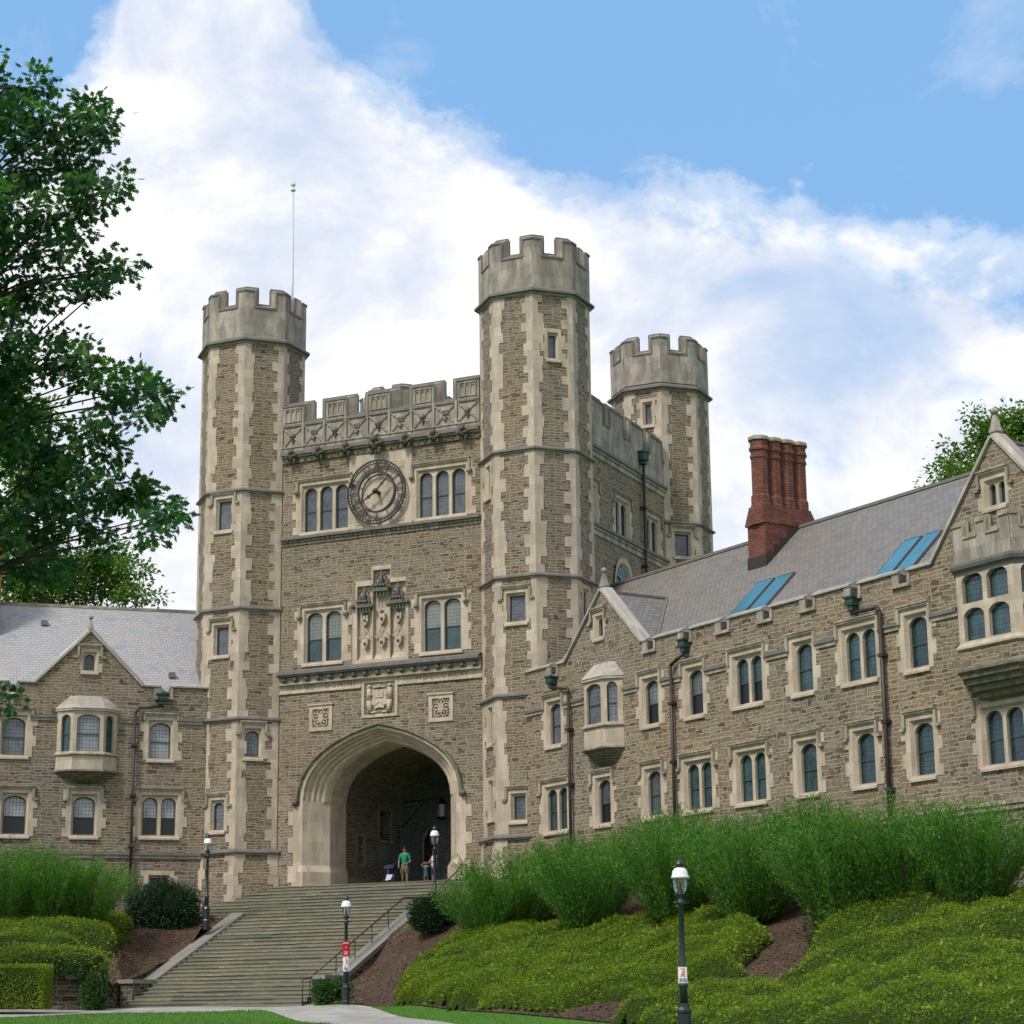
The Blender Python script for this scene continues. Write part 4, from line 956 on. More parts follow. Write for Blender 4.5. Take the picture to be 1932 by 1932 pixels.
m = MB(); ed = [8.7] + [q for c in cren[1:] for q in c] + [25.55]
coping(m, FR, [(0, 2.1), (2.5, 3.2), (32.05, 36)] + [(ed[i], ed[i+1]) for i in range(0, len(ed), 2)], 15.12)
for q in (((3.17, 14.9), (5.95, 17.55)), ((5.95, 17.55), (8.73, 14.9)), ((25.52, 14.9), (28.7, 18.6)), ((28.7, 18.6), (32.1, 14.9))): rake(m, FR, *q)
m.build('coping', [M_cop], rw)
for a0, b0 in cren: m = MB(); notch(m, FR, a0, b0, 14.9, 14.52); m.build('crenel', [M_gry], rw)
m = MB(); gaps = [(1.4, 3.0), (4.5, 7.4), (8.4, 10.0), (11.3, 12.9), (14.2, 16.6), (17.8, 19.4), (20.45, 22.85), (23.75, 25.35), (26.6, 31)]
xs = [0] + [q for g in gaps for q in g] + [36]
for i in range(0, len(xs), 2): m.box(FR, xs[i], xs[i+1], 0, .13, 13.12, 13.24, 0); m.box(FR, xs[i], xs[i+1], 0, .07, 12.97, 13.12, 1)
m.box(FR, 0, 36, 0, .14, 6.62, 6.74, 1); m.box(FR, 0, 36, 0, .08, 6.45, 6.62, 1)
m.build('string_course', [M_lead, M_hood], rw)
oriel(rw, FR, 6.05, 2.55, 1.4, .60, 14.45, 13.78, 13.6, 11.75, 10.85, 10.2, (M_gblue, M_gblue))
finial(rw, FR, 5.95, 17.55, .72); finial(rw, FR, 28.7, 18.6, .75)
m = MB(); P = FR.p; sl = (19.55-14.55)/(5.5-.35)
m.poly((P(-4.0, -.35, 14.55), P(36, -.35, 14.55), P(36, -5.5, 19.55), P(-4.0, -5.5, 19.55)), 0)
m.poly((P(-4, -10.65, 14.55), P(36, -10.65, 14.55), P(36, -5.5, 19.55), P(-4, -5.5, 19.55)), 0)
bk = lambda z: -(.35+(z-14.55)/sl)
for c, hw, zt in ((5.95, 2.75, 17.5), (28.7, 3.2, 18.5)):
    for s in (-1, 1): m.poly((P(c+s*hw, -.25, 14.95), P(c, -.25, zt), P(c, bk(zt), zt), P(c+s*hw, bk(14.95), 14.95)), 0)
ro = m.build('roof', [M_slateR], rw)
m = MB(); m.bar(P(-1.2, -5.5, 19.6), P(36, -5.5, 19.6), .09, 0); m.bar(P(5.95, -.3, 17.54), P(5.95, bk(17.5), 17.54), .07, 0); m.bar(P(28.7, -.3, 18.55), P(28.7, bk(18.5), 18.55), .07, 0)
m.bar(P(5.95, bk(17.5), 17.54), P(8.7, bk(14.95), 14.98), .07, 0); m.build('ridge_cap', [M_lead], ro)
for (u0, u1, b0, b1) in ((12.95, 14.03, 1.0, 2.66), (14.18, 15.26, 1.0, 2.66), (21.4, 22.35, 1.0, 2.66), (22.48, 23.4, 1.0, 2.66)):
    m = MB(); z = lambda b: 14.55+(b-.35)*sl
    A = [P(u0, -b0, z(b0)+.10), P(u1, -b0, z(b0)+.10), P(u1, -b1, z(b1)+.10), P(u0, -b1, z(b1)+.10)]; B = [P(u0-.06, -b0, z(b0)-.02), P(u1+.06, -b0, z(b0)-.02), P(u1+.06, -b1, z(b1)-.02), P(u0-.06, -b1, z(b1)-.02)]
    m.quads(A, B, 0, True); k = .05
    m.poly(A, 0); so_ = m.build('skylight', [M_pipe], ro)
    m = MB(); m.poly([P(u0+k, -b0-k, z(b0+k)+.106), P(u1-k, -b0-k, z(b0+k)+.106), P(u1-k, -b1+k, z(b1-k)+.106), P(u0+k, -b1+k, z(b1-k)+.106)]); m.build('pane', [M_sky], so_)
# chimney stack: four octagonal flues in a row running back over the ridge
m = MB(); cx = 11.7; s = 1.0
def chb(hw, d0, d1, z0, z1, mm=0): m.box(FR, cx-hw, cx+hw, -d1, -d0, z0, z1, mm)
chb(.56, 3.72, 6.25, 17.2, 19.6)
for i in range(10):
    t = i/9; chb(.61-.17*t, 3.62+.10*t, 6.5-.22*t, 19.6+.08*i, 19.68+.08*i)
for k in range(4):
    c = FR.p(cx, -(4.02+k*.67), 0); ph = R_(AR+22.5)
    m.lathe((c.x, c.y, 0), [(.50, 19.6), (.47, 20.2), (.41, 20.5), (.41, 20.8), (.355, 20.88), (.355, 22.4), (.40, 22.44), (.40, 22.52), (.36, 22.56), (.36, 22.7), (.43, 22.77), (.43, 22.85), (.38, 22.9), (.38, 23.1), (.44, 23.18)], 8, ph, 0, False)
    m.lathe((c.x, c.y, 0), [(.46, 23.18), (.46, 23.30), (.38, 23.36)], 8, ph, 1, False)
m.box(FR, cx-.60, cx+.60, -4.0, -3.68, 17.4, 18.3, 2)
for k in range(5): m.box(FR, cx+.5, cx+.62, -(4.15+k*.34), -(3.8+k*.34), 17.7+k*.33, 18.42+k*.33, 2)
m.build('chimney', [M_brick, M_hood, M_pipe], ro)
rain_pipe(rw, FR, [(2.3, .18, 14.5), (2.3, .18, 13.95), (3.55, .18, 13.75), (3.6, .18, 13.5)], (2.3, 14.0), 5.5)
rain_pipe(rw, FR, [(11.75, .18, 14.5), (11.75, .18, 14.0), (10.85, .18, 13.65)], (11.75, 14.1), 5.5)
rain_pipe(rw, FR, [(21.6, .18, 14.5), (21.6, .18, 13.9), (22.85, .18, 13.9), (23.0, .18, 13.7)], (21.6, 14.05), 5.0, s=.08)
# big battlemented bay near the right edge
by = MB(); c, wb, wf, p = 28.75, 4.1, 2.55, .9
pln = lambda k, i=0: [(c-wb/2-k*.8, 0), (c-wf/2-k*.5, p+k), (c+wf/2+k*.5, p+k), (c+wb/2+k*.8, 0)]
def lf(pr, m):
    Rg = [[FR.p(u, o, z) for u, o in pln(k)] for k, z in pr]
    for A, B in zip(Rg, Rg[1:]): by.quads(A, B, m)
lf([(0, 10.95), (0, 11.55)], 2); lf([(0, 11.55), (.09, 11.6), (.09, 11.66), (-.02, 11.8)], 0)
bo = by.build('bay_window', [M_lime, M_lead, M_rubR, M_olive], rw); by = MB()
lf([(-.02, 14.0), (.0, 14.14), (.12, 14.2), (.16, 14.3), (.16, 14.38), (.0, 14.46)], 1)
by.build('bay_cornice', [M_lime, M_lead], bo); by = MB()
lf([(.05, 11.02), (.12, 10.95), (.12, 10.86), (.0, 10.78), (-.02, 10.66), (-.14, 10.6), (-.18, 10.46), (-.32, 10.4), (-.36, 10.26), (-.55, 10.2), (-.6, 10.05), (-.88, 9.95)], 0)
by.build('corbel', [M_olive], bo)
pl = pln(-.02); fc = []
for a0, b0 in zip(pl, pl[1:]):
    pa, pb = FR.p(a0[0], a0[1], 0), FR.p(b0[0], b0[1], 0); dd = pb-pa; fc.append((Fr(pa, math.degrees(math.atan2(dd.y, dd.x))), dd.length))
for f2, L in fc:
    g = MB(); n = 3 if L > 2 else 1; n = 2 if L > 2 else 1
    ls = lights_of(L/2, n, (L-.3-.2*(n-1)-.2)/n, .2); hs = []
    for l, r in ls: hs += [light_outline(l, r, 11.85, 12.9, .26), light_outline(l, r, 13.08, 14.05, .26)]
    g.plate(f2, [(0, 11.7), (L, 11.7), (L, 14.16), (0, 14.16)], 0, hs, 0, 0, .2)
    for l, r in ls:
        g.poly([f2.p(u, -.19, z) for u, z in ((l, 11.8), (r, 11.8), (r, 14.1), (l, 14.1))], 1)
        for zz in (11.87, 12.97): g.box(f2, l, r, -.19, -.14, zz, zz+.05, 2)
        for q in (l+.02, r-.02): g.box(f2, q-.025, q+.025, -.19, -.14, 11.85, 14.0, 2)
    g.build('bay_light', [M_lime, M_gdark if n == 2 else M_gblue, M_sash], bo)
bp = MB()
for i, (f2, L) in enumerate(fc):
    cuts = [(L*.30-.3, L*.30+.3), (L*.70-.3, L*.70+.3)] if L > 2 else [(L/2-.28, L/2+.28)]
    battlement(f2, bp, cuts, 0, L, 14.45, 15.35, 15.8, .02, .12, .3, 0, 0, 0, 1, .12)
bp.build('bay_battlements', [M_gry, M_hood], bo)

# ------------------------------------------------------------------ terrain
def tps(ctrl):
    C = np.array([(p[0], p[1]) for p in ctrl], float); z = np.array([p[2] for p in ctrl], float); n = len(C)
    def U(r2): return np.where(r2 > 0, r2*np.log(r2+1e-12), 0)/2
    K = U(((C[:, None]-C[None])**2).sum(-1)) + np.eye(n)*.05; P = np.c_[np.ones(n), C]
    A = np.block([[K, P], [P.T, np.zeros((3, 3))]]); w = np.linalg.solve(A, np.r_[z, 0, 0, 0])
    def f(x, y):
        x = np.atleast_1d(np.asarray(x, float)); y = np.atleast_1d(np.asarray(y, float)); o = np.empty(len(x))
        for i in range(0, len(x), 20000):
            q = np.c_[x[i:i+20000], y[i:i+20000]]; o[i:i+20000] = U(((q[:, None]-C[None])**2).sum(-1))@w[:n] + w[n] + q@w[n+1:]
        return o
    return f
g_ = lambda u, d, z: tuple(FG.p(u, d, z))
def hitF(fr, out, x, y):
    q = ray(x, y); P = fr.o + fr.n*out; t = P.dot(fr.n)/q.dot(fr.n); return q*t
shrub_px = [(978, 1766, 4.4), (1108, 1768, 5.2), (1275, 1748, 4.4), (1420, 1750, 4.6), (1590, 1768, 5.2), (1712, 1735, 4.2), (1845, 1722, 3.8)]
shrub_pt = [hitF(FR, o, x, y) for x, y, o in shrub_px]
ctrl = [(0, 0, -1.6), (-20, 0, -1.6), (20, 0, -1.6), (0, 25, -.9), (-25, 25, -.9), (25, 25, -.7), (20, -5, -1.7),
        g_(-5.3, 12.5, .78), g_(3.8, 12.4, .78), g_(-1, 12.6, .77), g_(-1, 6, 2.6), g_(-3, 2, 5.0), g_(2, 1, 5.2), g_(0, -15, 6.0), g_(-5.5, 9.5, 1.0), g_(-6, 4, 1.5), g_(-12, 10, .95),
        g_(4.4, 11.0, 1.15), g_(4.4, 9.7, 1.75), g_(4.4, 7.5, 2.7), g_(4.5, 5.0, 3.95), g_(5.2, 3.2, 5.0), g_(6.2, 5.2, 4.85), g_(6, 2, 5.7),
        tuple(FR.p(1, .5, 5.7)), tuple(FR.p(8, .5, 5.2)), tuple(FR.p(16, .5, 4.8)), tuple(FR.p(24, .5, 4.3)), tuple(FR.p(29, .5, 3.9)), tuple(FR.p(40, .5, 3.6)), tuple(FR.p(14, -12, 5.5)), tuple(FR.p(34, -12, 5.0))]
ctrl += [tuple(p) for p in shrub_pt]
ctrl += [tuple(at(*q)) for q in ((652, 1896, 75), (1291, 1962, 45), (0, 1921, 77), (200, 1912, 77), (460, 1909, 76.5), (538, 1919, 71), (634, 1933, 64), (597, 1901, 80.5), (752, 1918, 70.5), (860, 1933, 64),
                                 (735, 1904, 76.5), (1150, 1931, 60), (0, 1899, 88), (1400, 1955, 52), (1932, 1985, 46), (820, 1830, 80.5), (920, 1790, 80), (1200, 1850, 68), (1500, 1850, 62), (1800, 1840, 58), (1700, 1920, 51), (760, 1745, 88))]
ctrl += [(-30, 120, 6), (30, 120, 6), (-50, 88, .9), (50, 60, 3.5), (-45, 60, .2), (45, 30, 0)]
ZT = tps(ctrl)
def terr(x, y):
    x = np.clip(x, -48, 48); y = np.clip(y, -5, 122); return ZT(x, y)
def lattice(seed):
    r = np.random.default_rng(seed).random((256, 256))
    def f(x, y, s):
        x = np.asarray(x)/s+100; y = np.asarray(y)/s+100; i = np.floor(x).astype(int); j = np.floor(y).astype(int); a = x-i; b = y-j
        a = a*a*(3-2*a); b = b*b*(3-2*b); i %= 255; j %= 255
        return (r[i, j]*(1-a)+r[i+1, j]*a)*(1-b)+(r[i, j+1]*(1-a)+r[i+1, j+1]*a)*b
    return f
vn = lattice(3); vn2 = lattice(5)
def grid_mesh(name, xs, ys, zf, mt, **kw):
    Xg, Yg = np.meshgrid(xs, ys); Zg = zf(Xg.ravel(), Yg.ravel()); V = np.c_[Xg.ravel(), Yg.ravel(), Zg]
    nx, ny = len(xs), len(ys); F = [(j*nx+i, j*nx+i+1, (j+1)*nx+i+1, (j+1)*nx+i) for j in range(ny-1) for i in range(nx-1)]
    me = bpy.data.meshes.new(name); me.from_pydata(V.tolist(), [], F); me.update(); me.materials.append(mt)
    me.polygons.foreach_set('use_smooth', [True]*len(F))
    o = bpy.data.objects.new(name, me); COL.objects.link(o); return tag(o, **kw)
xs = np.r_[-900, -500, -250, -120, -75, np.arange(-48, 48.1, .5), 75, 120, 250, 500, 900]; ys = np.r_[-400, -150, -50, -20, np.arange(-5, 122.1, .5), 150, 220, 400, 900]
grid_mesh('lawn', xs, ys, terr, M_lawn, kind='structure')
def sheet(name, poly, off, mt, zf=terr, step=.8, smooth=True, parent=None, **kw):
    """sheet over a plan polygon, draped on the terrain"""
    poly = [Vector((p[0], p[1])) for p in poly]; n = len(poly)
    x0, x1 = min(p.x for p in poly), max(p.x for p in poly); y0, y1 = min(p.y for p in poly), max(p.y for p in poly)
    vs = []                                              # densify the border
    for i in range(n):
        a, b = poly[i], poly[(i+1) % n]; k = max(1, int((b-a).length/step))
        vs += [a.lerp(b, t/k) for t in range(k)]
    nb = len(vs); gx, gy = np.meshgrid(np.arange(x0+step/2, x1, step), np.arange(y0+step/2, y1, step))
    ins = inside(np.c_[gx.ravel(), gy.ravel()], [(p.x, p.y) for p in poly])
    vs += [Vector((a, b)) for a, b in zip(gx.ravel()[ins], gy.ravel()[ins])]
    V, E, F, _, _, _ = delaunay_2d_cdt(vs, [], [list(range(nb))], 1, 1e-4)
    z = zf(np.array([v.x for v in V]), np.array([v.y for v in V])) + off
    me = bpy.data.meshes.new(name); me.from_pydata([(v.x, v.y, zz) for v, zz in zip(V, z)], [], F); me.update(); me.materials.append(mt)
    if me.polygons and me.polygons[0].normal.z < 0: me.flip_normals()
    uv = me.uv_layers.new(name='uv').data
    for l in me.loops: c = me.vertices[l.vertex_index].co; uv[l.index].uv = (c.x*.9-c.y*.43, c.x*.43+c.y*.9)
    o = bpy.data.objects.new(name, me); o.parent = parent; COL.objects.link(o); return tag(o, **kw)
def inside(P, poly):
    x, y = P[:, 0], P[:, 1]; c = np.zeros(len(P), bool); n = len(poly)
    for i in range(n):
        (x1, y1), (x2, y2) = poly[i][:2], poly[(i+1) % n][:2]
        if y1 == y2: continue
        c ^= ((y1 > y) != (y2 > y)) & (x < (x2-x1)*(y-y1)/(y2-y1)+x1)
    return c
def topx(P):
    """world points -> pixels of the 1932 px picture"""
    P = np.asarray(P, float); f = np.array(fw); r = np.array(rt); u = np.array(up); z = P@f
    return np.c_[966+F_*(P@r)/z, 966-F_*(P@u)/z]
def to_ground(x, y, Y0=40., Y1=98., zf=terr):
    q = ray(x, y); Ys = np.arange(Y0, Y1, .25); P = np.array([[q.x/q.y*t, t, q.z/q.y*t] for t in Ys]); d = P[:, 2]-zf(P[:, 0], P[:, 1]); k = np.where(d < 0)[0]
    return P[k[0]] if len(k) else P[-1]
pathp = [at(*q)[:2] for q in ((0, 1921, 77), (200, 1912, 77), (460, 1909, 76.5), (538, 1919, 71), (634, 1933, 64), (760, 1950, 56))] + [(1.5, 45), (4.0, 45), (2.5, 56)] + \
        [at(*q)[:2] for q in ((860, 1933, 64), (752, 1918, 70.5), (660, 1906, 76.5), (597, 1901, 80.5))] + [g_(3.9, 12.15, 0)[:2], g_(-5.8, 12.15, 0)[:2], (-24, 88), (-40, 89), (-40, 79)]
sheet('path', pathp, .012, M_path, kind='structure')
mul = [g_(3.9, 12.15, 0)[:2], g_(4.1, 9, 0)[:2], g_(4.1, 3, 0)[:2], g_(5.6, 2.2, 0)[:2], tuple(FR.p(.5, .3, 0))[:2], tuple(FR.p(12, .3, 0))[:2], tuple(FR.p(29, .3, 0))[:2], tuple(FR.p(40, .3, 0))[:2], (30, 46)] + \
      [tuple(p[:2]) for p in (at(1932, 1978, 46.5), at(1500, 1962, 50.5), at(1150, 1932, 60), at(900, 1914, 68.5), at(735, 1905, 76.3), at(655, 1897, 79.5))]
sheet('mulch_bed', mul, .04, M_mulch, kind='structure')

# ------------------------------------------------------------------ staircase
st = empty('staircase', g_(-1, 12.2, .8), 'wide flight of worn grey-green stone steps climbing to the archway', 'stairs')
sb = MB(); N = 33; TR = 12.2/N; RI = (6.24-.8)/N
def stepb(u0, u1, k, low):
    d = 12.2-TR*k; z = .8+RI*(k+1); u = u0; zz0 = z-RI-.3
    j = [random.uniform(-.008, .008) for _ in range(2)]
    sb.box(FG, u0, u1, d-TR-.25, d-.018, zz0, z-.03, 0)
    while u < u1:
        v = min(u1, u+random.uniform(1.4, 2.8))
        if u1-v < .5: v = u1
        e = random.uniform(-.010, .012); sb.box(FG, u+.004, v-.004, d-TR-.2, d+e+.012, z-.036+random.uniform(-.008, .006), z+random.uniform(-.004, .004), 1 if random.random() < .62 else 0); u = v
for k in range(N):
    d = 12.2-TR*k
    if d > 3.4: stepb(-4.9, 3.42, k, True)
    else: stepb(-7.6, 5.3, k, False)
sb.build('steps', [M_step, M_nose], st)
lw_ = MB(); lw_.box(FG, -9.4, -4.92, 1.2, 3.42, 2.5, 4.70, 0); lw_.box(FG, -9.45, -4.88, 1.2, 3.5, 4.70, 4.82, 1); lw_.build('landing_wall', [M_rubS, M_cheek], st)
zs = lambda d: 6.24-.4459*d
for s, ui, uo in ((-1, -4.9, -5.60), (1, 3.42, 4.10)):
    u0, u1 = min(ui, uo), max(ui, uo); cw_ = MB(); P = FG.p
    for u in (u0+.05, u1-.05): cw_.poly((P(u, 3.4, 0), P(u, 9.9, 0), P(u, 9.9, zs(9.9)+.02), P(u, 3.4, zs(3.4)+.02)), 0)
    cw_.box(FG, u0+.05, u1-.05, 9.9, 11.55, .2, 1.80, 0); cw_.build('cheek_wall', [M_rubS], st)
    cc = MB()
    A = [P(u, 3.3, zs(3.3)+dz) for u, dz in ((u0, .0), (u1, .0), (u1, .2), (u0, .2))]; B = [P(u, 9.95, zs(9.95)+dz) for u, dz in ((u0, .0), (u1, .0), (u1, .2), (u0, .2))]
    cc.quads(A, B, 0, True); cc.poly(A, 0); cc.poly(B, 0); cc.box(FG, u0-.03, u1+.03, 9.9, 11.65, 1.80, 1.96, 0); cc.build('coping', [M_cheek], st)
def railing(pts, posts, lab):
    e = empty('handrail', pts[0], lab, 'handrail'); m = MB(); m.path(pts, .032, 7); m.build('rail', [M_bronze], e)
    for u, d, zb, zt in posts:
        m = MB(); m.tube(g_(u, d, zb), g_(u, d, zt), .022, .022, 6); m.tube(g_(u, d, zb), g_(u, d, zb+.05), .05, .05, 6); m.build('post', [M_iron], e)
rl = lambda d: zs(d)+.92
railing([Vector(g_(3.5, 12.3, 1.80)), Vector(g_(3.5, 11.75, 1.86))] + [Vector(g_(3.6, d, rl(d))) for d in (11.3, 7.5, 4.2)] + [Vector(g_(3.8, 3.65, rl(4.2)+.02))],
        [(3.5, 12.28, .8, 1.8), (3.52, 11.75, .95, 1.86)] + [(3.6, d, zs(d), rl(d)) for d in (9.9, 8.4, 7.0, 5.6)] + [(3.8, 3.7, zs(3.7), rl(4.2))], 'long bronze handrail on thin posts beside the right cheek wall of the steps')
railing([Vector(g_(4.5, 3.75, 5.45)), Vector(g_(4.75, 3.5, 5.5)), Vector(g_(4.8, 1.7, 6.45)), Vector(g_(4.6, .7, 6.9))], [(4.5, 3.75, 4.5, 5.45), (4.8, 1.7, 5.4, 6.45)], 'short handrail at the top of the steps next to the arch')

# ------------------------------------------------------------------ left bank, retaining wall
ctl = [g_(-5.65, 3.5, 4.74), g_(-7.2, 3.5, 4.76), g_(-5.65, 5.0, zs(5.0)+.08), g_(-6.6, 5.0, zs(5.0)+.16), g_(-5.65, 6.5, zs(6.5)+.08), g_(-5.65, 8.1, zs(8.1)+.08), g_(-5.65, 9.7, zs(9.7)+.04), g_(-6.4, 8.1, zs(8.1)+.12), g_(-6.2, 11.2, 1.72)] + [tuple(FL.p(u, .3, 4.75)) for u in (-.5, -4, -8, -12, -20, -28)] + \
      [tuple(at(*q)) for q in ((389, 1741, 93), (250, 1850, 87.4), (200, 1868, 86.2), (172, 1812, 85.8), (80, 1808, 85.5), (0, 1806, 85.5), (215, 1790, 88), (120, 1770, 88.5), (10, 1768, 88.5), (300, 1800, 89))] + [(-30, 86, 3.2), (-45, 87, 3.2), (-45, 96, 4.6)]
ZL = tps(ctl)
lb = [g_(-5.52, 3.3, 0)[:2], g_(-5.52, 9.9, 0)[:2], g_(-5.6, 11.3, 0)[:2], at(195, 1870, 86.2)[:2], at(176, 1830, 85.8)[:2], at(0, 1806, 85.3)[:2], (-45, 85.6), tuple(FL.p(-30, .1, 0))[:2], tuple(FL.p(0, .1, 0))[:2], g_(-7, 1.6, 0)[:2]]
sheet('mulch_slope', lb, .06, M_mulch, ZL, kind='structure')
r0, r1 = at(-420, 1850, 85.4), at(176, 1850, 85.7); fr = Fr(r0, math.degrees(math.atan2(r1.y-r0.y, r1.x-r0.x))); LW = (r1-r0).to_2d().length
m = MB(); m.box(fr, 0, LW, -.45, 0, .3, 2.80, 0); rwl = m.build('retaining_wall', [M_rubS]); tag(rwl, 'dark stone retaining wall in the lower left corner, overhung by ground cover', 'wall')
m = MB(); p1 = FG.p(-5.75, 11.1, 0); f3 = Fr(r1+Vector((0, .35, 0)), math.degrees(math.atan2(p1.y-r1.y-.35, p1.x-r1.x))); m.box(f3, 0, (p1-r1-Vector((0, .35, 0))).to_2d().length, -.4, 0, .3, 1.75, 0)
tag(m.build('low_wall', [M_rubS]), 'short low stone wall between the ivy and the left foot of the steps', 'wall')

# ------------------------------------------------------------------ plants
def rdir(n, up_=0.0, spread=1.0):
    d = rng.normal(size=(n, 3))*spread; d[:, 2] += up_; return d/np.linalg.norm(d, axis=1, keepdims=True)
LEAF4 = [(0, 0), (.45, .28), (1, 0), (.45, -.28)]
NEEDLE = [(0, -.10), (.5, -.13), (1, 0), (.5, .13), (0, .10)]
OAK = [(0, .03), (.22, .10), (.18, .34), (.36, .20), (.46, .50), (.60, .18), (.72, .32), (.80, .12), (1.0, 0), (.80, -.12), (.72, -.32), (.60, -.18), (.46, -.50), (.36, -.20), (.18, -.34), (.22, -.10), (0, -.03)]
def ground_cover(name, polys, zf, hmax, n, label, mt=M_jun, seed=0, size=.062, edge=.8):
    """low mounded plants over plan polygons"""
    allP = np.concatenate([np.array(p) for p in polys]); lo, hi = allP.min(0), allP.max(0)
    def hgt(x, y):
        d = np.full(len(x), -1.0)
        for p in polys:
            P = np.array(p); ins = inside(np.c_[x, y], p); dm = np.full(len(x), 1e9)
            for i in range(len(P)):
                a, b = P[i], P[(i+1) % len(P)]; ab = b-a; t = np.clip(((x-a[0])*ab[0]+(y-a[1])*ab[1])/(ab@ab+1e-9), 0, 1)
                dm = np.minimum(dm, np.hypot(x-a[0]-ab[0]*t, y-a[1]-ab[1]*t))
            d = np.maximum(d, np.where(ins, dm, -1))
        e = np.clip(d/edge, 0, 1); e = np.sqrt(1-(1-e)**2)
        b = .20+.85*vn(x+seed, y, 2.3)**1.3+.28*vn2(x, y+seed, .85)+.42*np.abs(vn(x-seed, y+3, 1.15)-.5)*1.6
        d = np.where(d > -.5, d-.55*vn2(x+31, y-seed, .9)+.05, d); e = np.clip(d/edge, 0, 1); e = np.sqrt(1-(1-e)**2)
        return np.where(d > 0, hmax*e*b, -.05), d
    step = .22; gx, gy = np.meshgrid(np.arange(lo[0], hi[0], step), np.arange(lo[1], hi[1], step)); sh_ = gx.shape
    h, d = hgt(gx.ravel(), gy.ravel()); z = zf(gx.ravel(), gy.ravel()); keep = (d > .0).reshape(sh_)
    idx = -np.ones(sh_, int); V = []; F = []
    Z = (z+h*.80-.02).reshape(sh_)
    K = keep.copy(); K[:-1] |= keep[1:]; K[:, :-1] |= keep[:, 1:]; K[1:] |= keep[:-1]; K[:, 1:] |= keep[:, :-1]
    js, is_ = np.where(K); idx[js, is_] = np.arange(len(js)); V = np.c_[gx[js, is_], gy[js, is_], Z[js, is_]]
    for j, i in zip(js, is_):
        if j+1 < sh_[0] and i+1 < sh_[1] and idx[j, i+1] >= 0 and idx[j+1, i] >= 0 and idx[j+1, i+1] >= 0: F.append((idx[j, i], idx[j, i+1], idx[j+1, i+1], idx[j+1, i]))
    me = bpy.data.meshes.new(name); me.from_pydata(V.tolist(), [], F); me.update(); me.materials.append(M_undershade)
    o = bpy.data.objects.new(name, me); COL.objects.link(o); tag(o, label, 'ground cover', kind='stuff')
    x = rng.uniform(lo[0], hi[0], n*3); y = rng.uniform(lo[1], hi[1], n*3); h, d = hgt(x, y); k = np.where((d > 0) & ((rng.random(len(h)) < np.clip((h/hmax-.18)*2.6, .2, 1)) | (d < .6)))[0][:n]; x, y, h, d = x[k], y[k], h[k], d[k]
    zb = zf(x, y); e = .15
    gxn = (hgt(x+e, y)[0]-h)/e; gyn = (hgt(x, y+e)[0]-h)/e
    zz = zb + h*(.80+.28*rng.random(len(x))) - .02
    D = np.c_[-gxn*.8, -gyn*.8, np.full(len(x), .55)] + rng.normal(size=(len(x), 3))*.75; D[:, 2] = np.abs(D[:, 2])*.6+.05; D[:, 1] -= .25
    Nn = rdir(len(x), .8)
    leaf_mesh('foliage', np.c_[x, y, zz], D, Nn, size*rng.uniform(.45, 1.2, len(x))*np.where(rng.random(len(x)) < .06, 2.2, 1), [(0, -.12), (.35, -.26), (1, 0), (.35, .26), (0, .12)], mt, o)
    return o
G = lambda pts, Y0=40.: [tuple(to_ground(x, y, Y0)[:2]) for x, y in pts]
GLF = lambda pts: [tuple(to_ground(x, y, 84.5, 97, ZL)[:2]) for x, y in pts]
coverA = [at(735, 1905, 76.0)[:2], at(900, 1914, 68.3)[:2], at(1062, 1922, 63.8)[:2]] + G([(1085, 1905), (1150, 1895), (1230, 1880), (1400, 1852), (1452, 1805), (1462, 1765), (1400, 1740), (1280, 1735), (1120, 1752), (980, 1752), (915, 1752), (860, 1785), (790, 1830), (745, 1865)])
coverB = [at(1150, 1931, 59.5)[:2], at(1500, 1962, 50.0)[:2], at(1932, 1980, 46)[:2], (26, 44.5), (30, 60)] + G([(1932, 1702), (1845, 1712), (1712, 1722), (1600, 1752), (1525, 1775), (1512, 1825), (1480, 1858), (1400, 1872), (1250, 1890)])
coverB = [tuple(p) for p in coverB]; coverA = [tuple(p) for p in coverA]
ground_cover('ground_cover', [coverA], terr, .80, 170000, 'low yellow-green ground cover right of the steps, below the feathery shrubs', seed=2)
ground_cover('ground_cover', [coverB], terr, .85, 250000, 'low yellow-green ground cover behind the nearest street lamp at lower right', seed=9)
coverL = [tuple(at(195, 1860, 86.4)[:2]), tuple(at(178, 1832, 85.7)[:2]), tuple(at(90, 1812, 85.2)[:2]), tuple(at(-30, 1810, 85.0)[:2]), (-30, 85), (-32, 93)] + GLF([(0, 1748), (120, 1750), (200, 1742), (262, 1740), (268, 1762), (235, 1790), (208, 1815), (222, 1838)])
ground_cover('ground_cover', [coverL], ZL, .8, 70000, 'mounded yellow-green ground cover at far left above the retaining wall', seed=5, edge=.5)

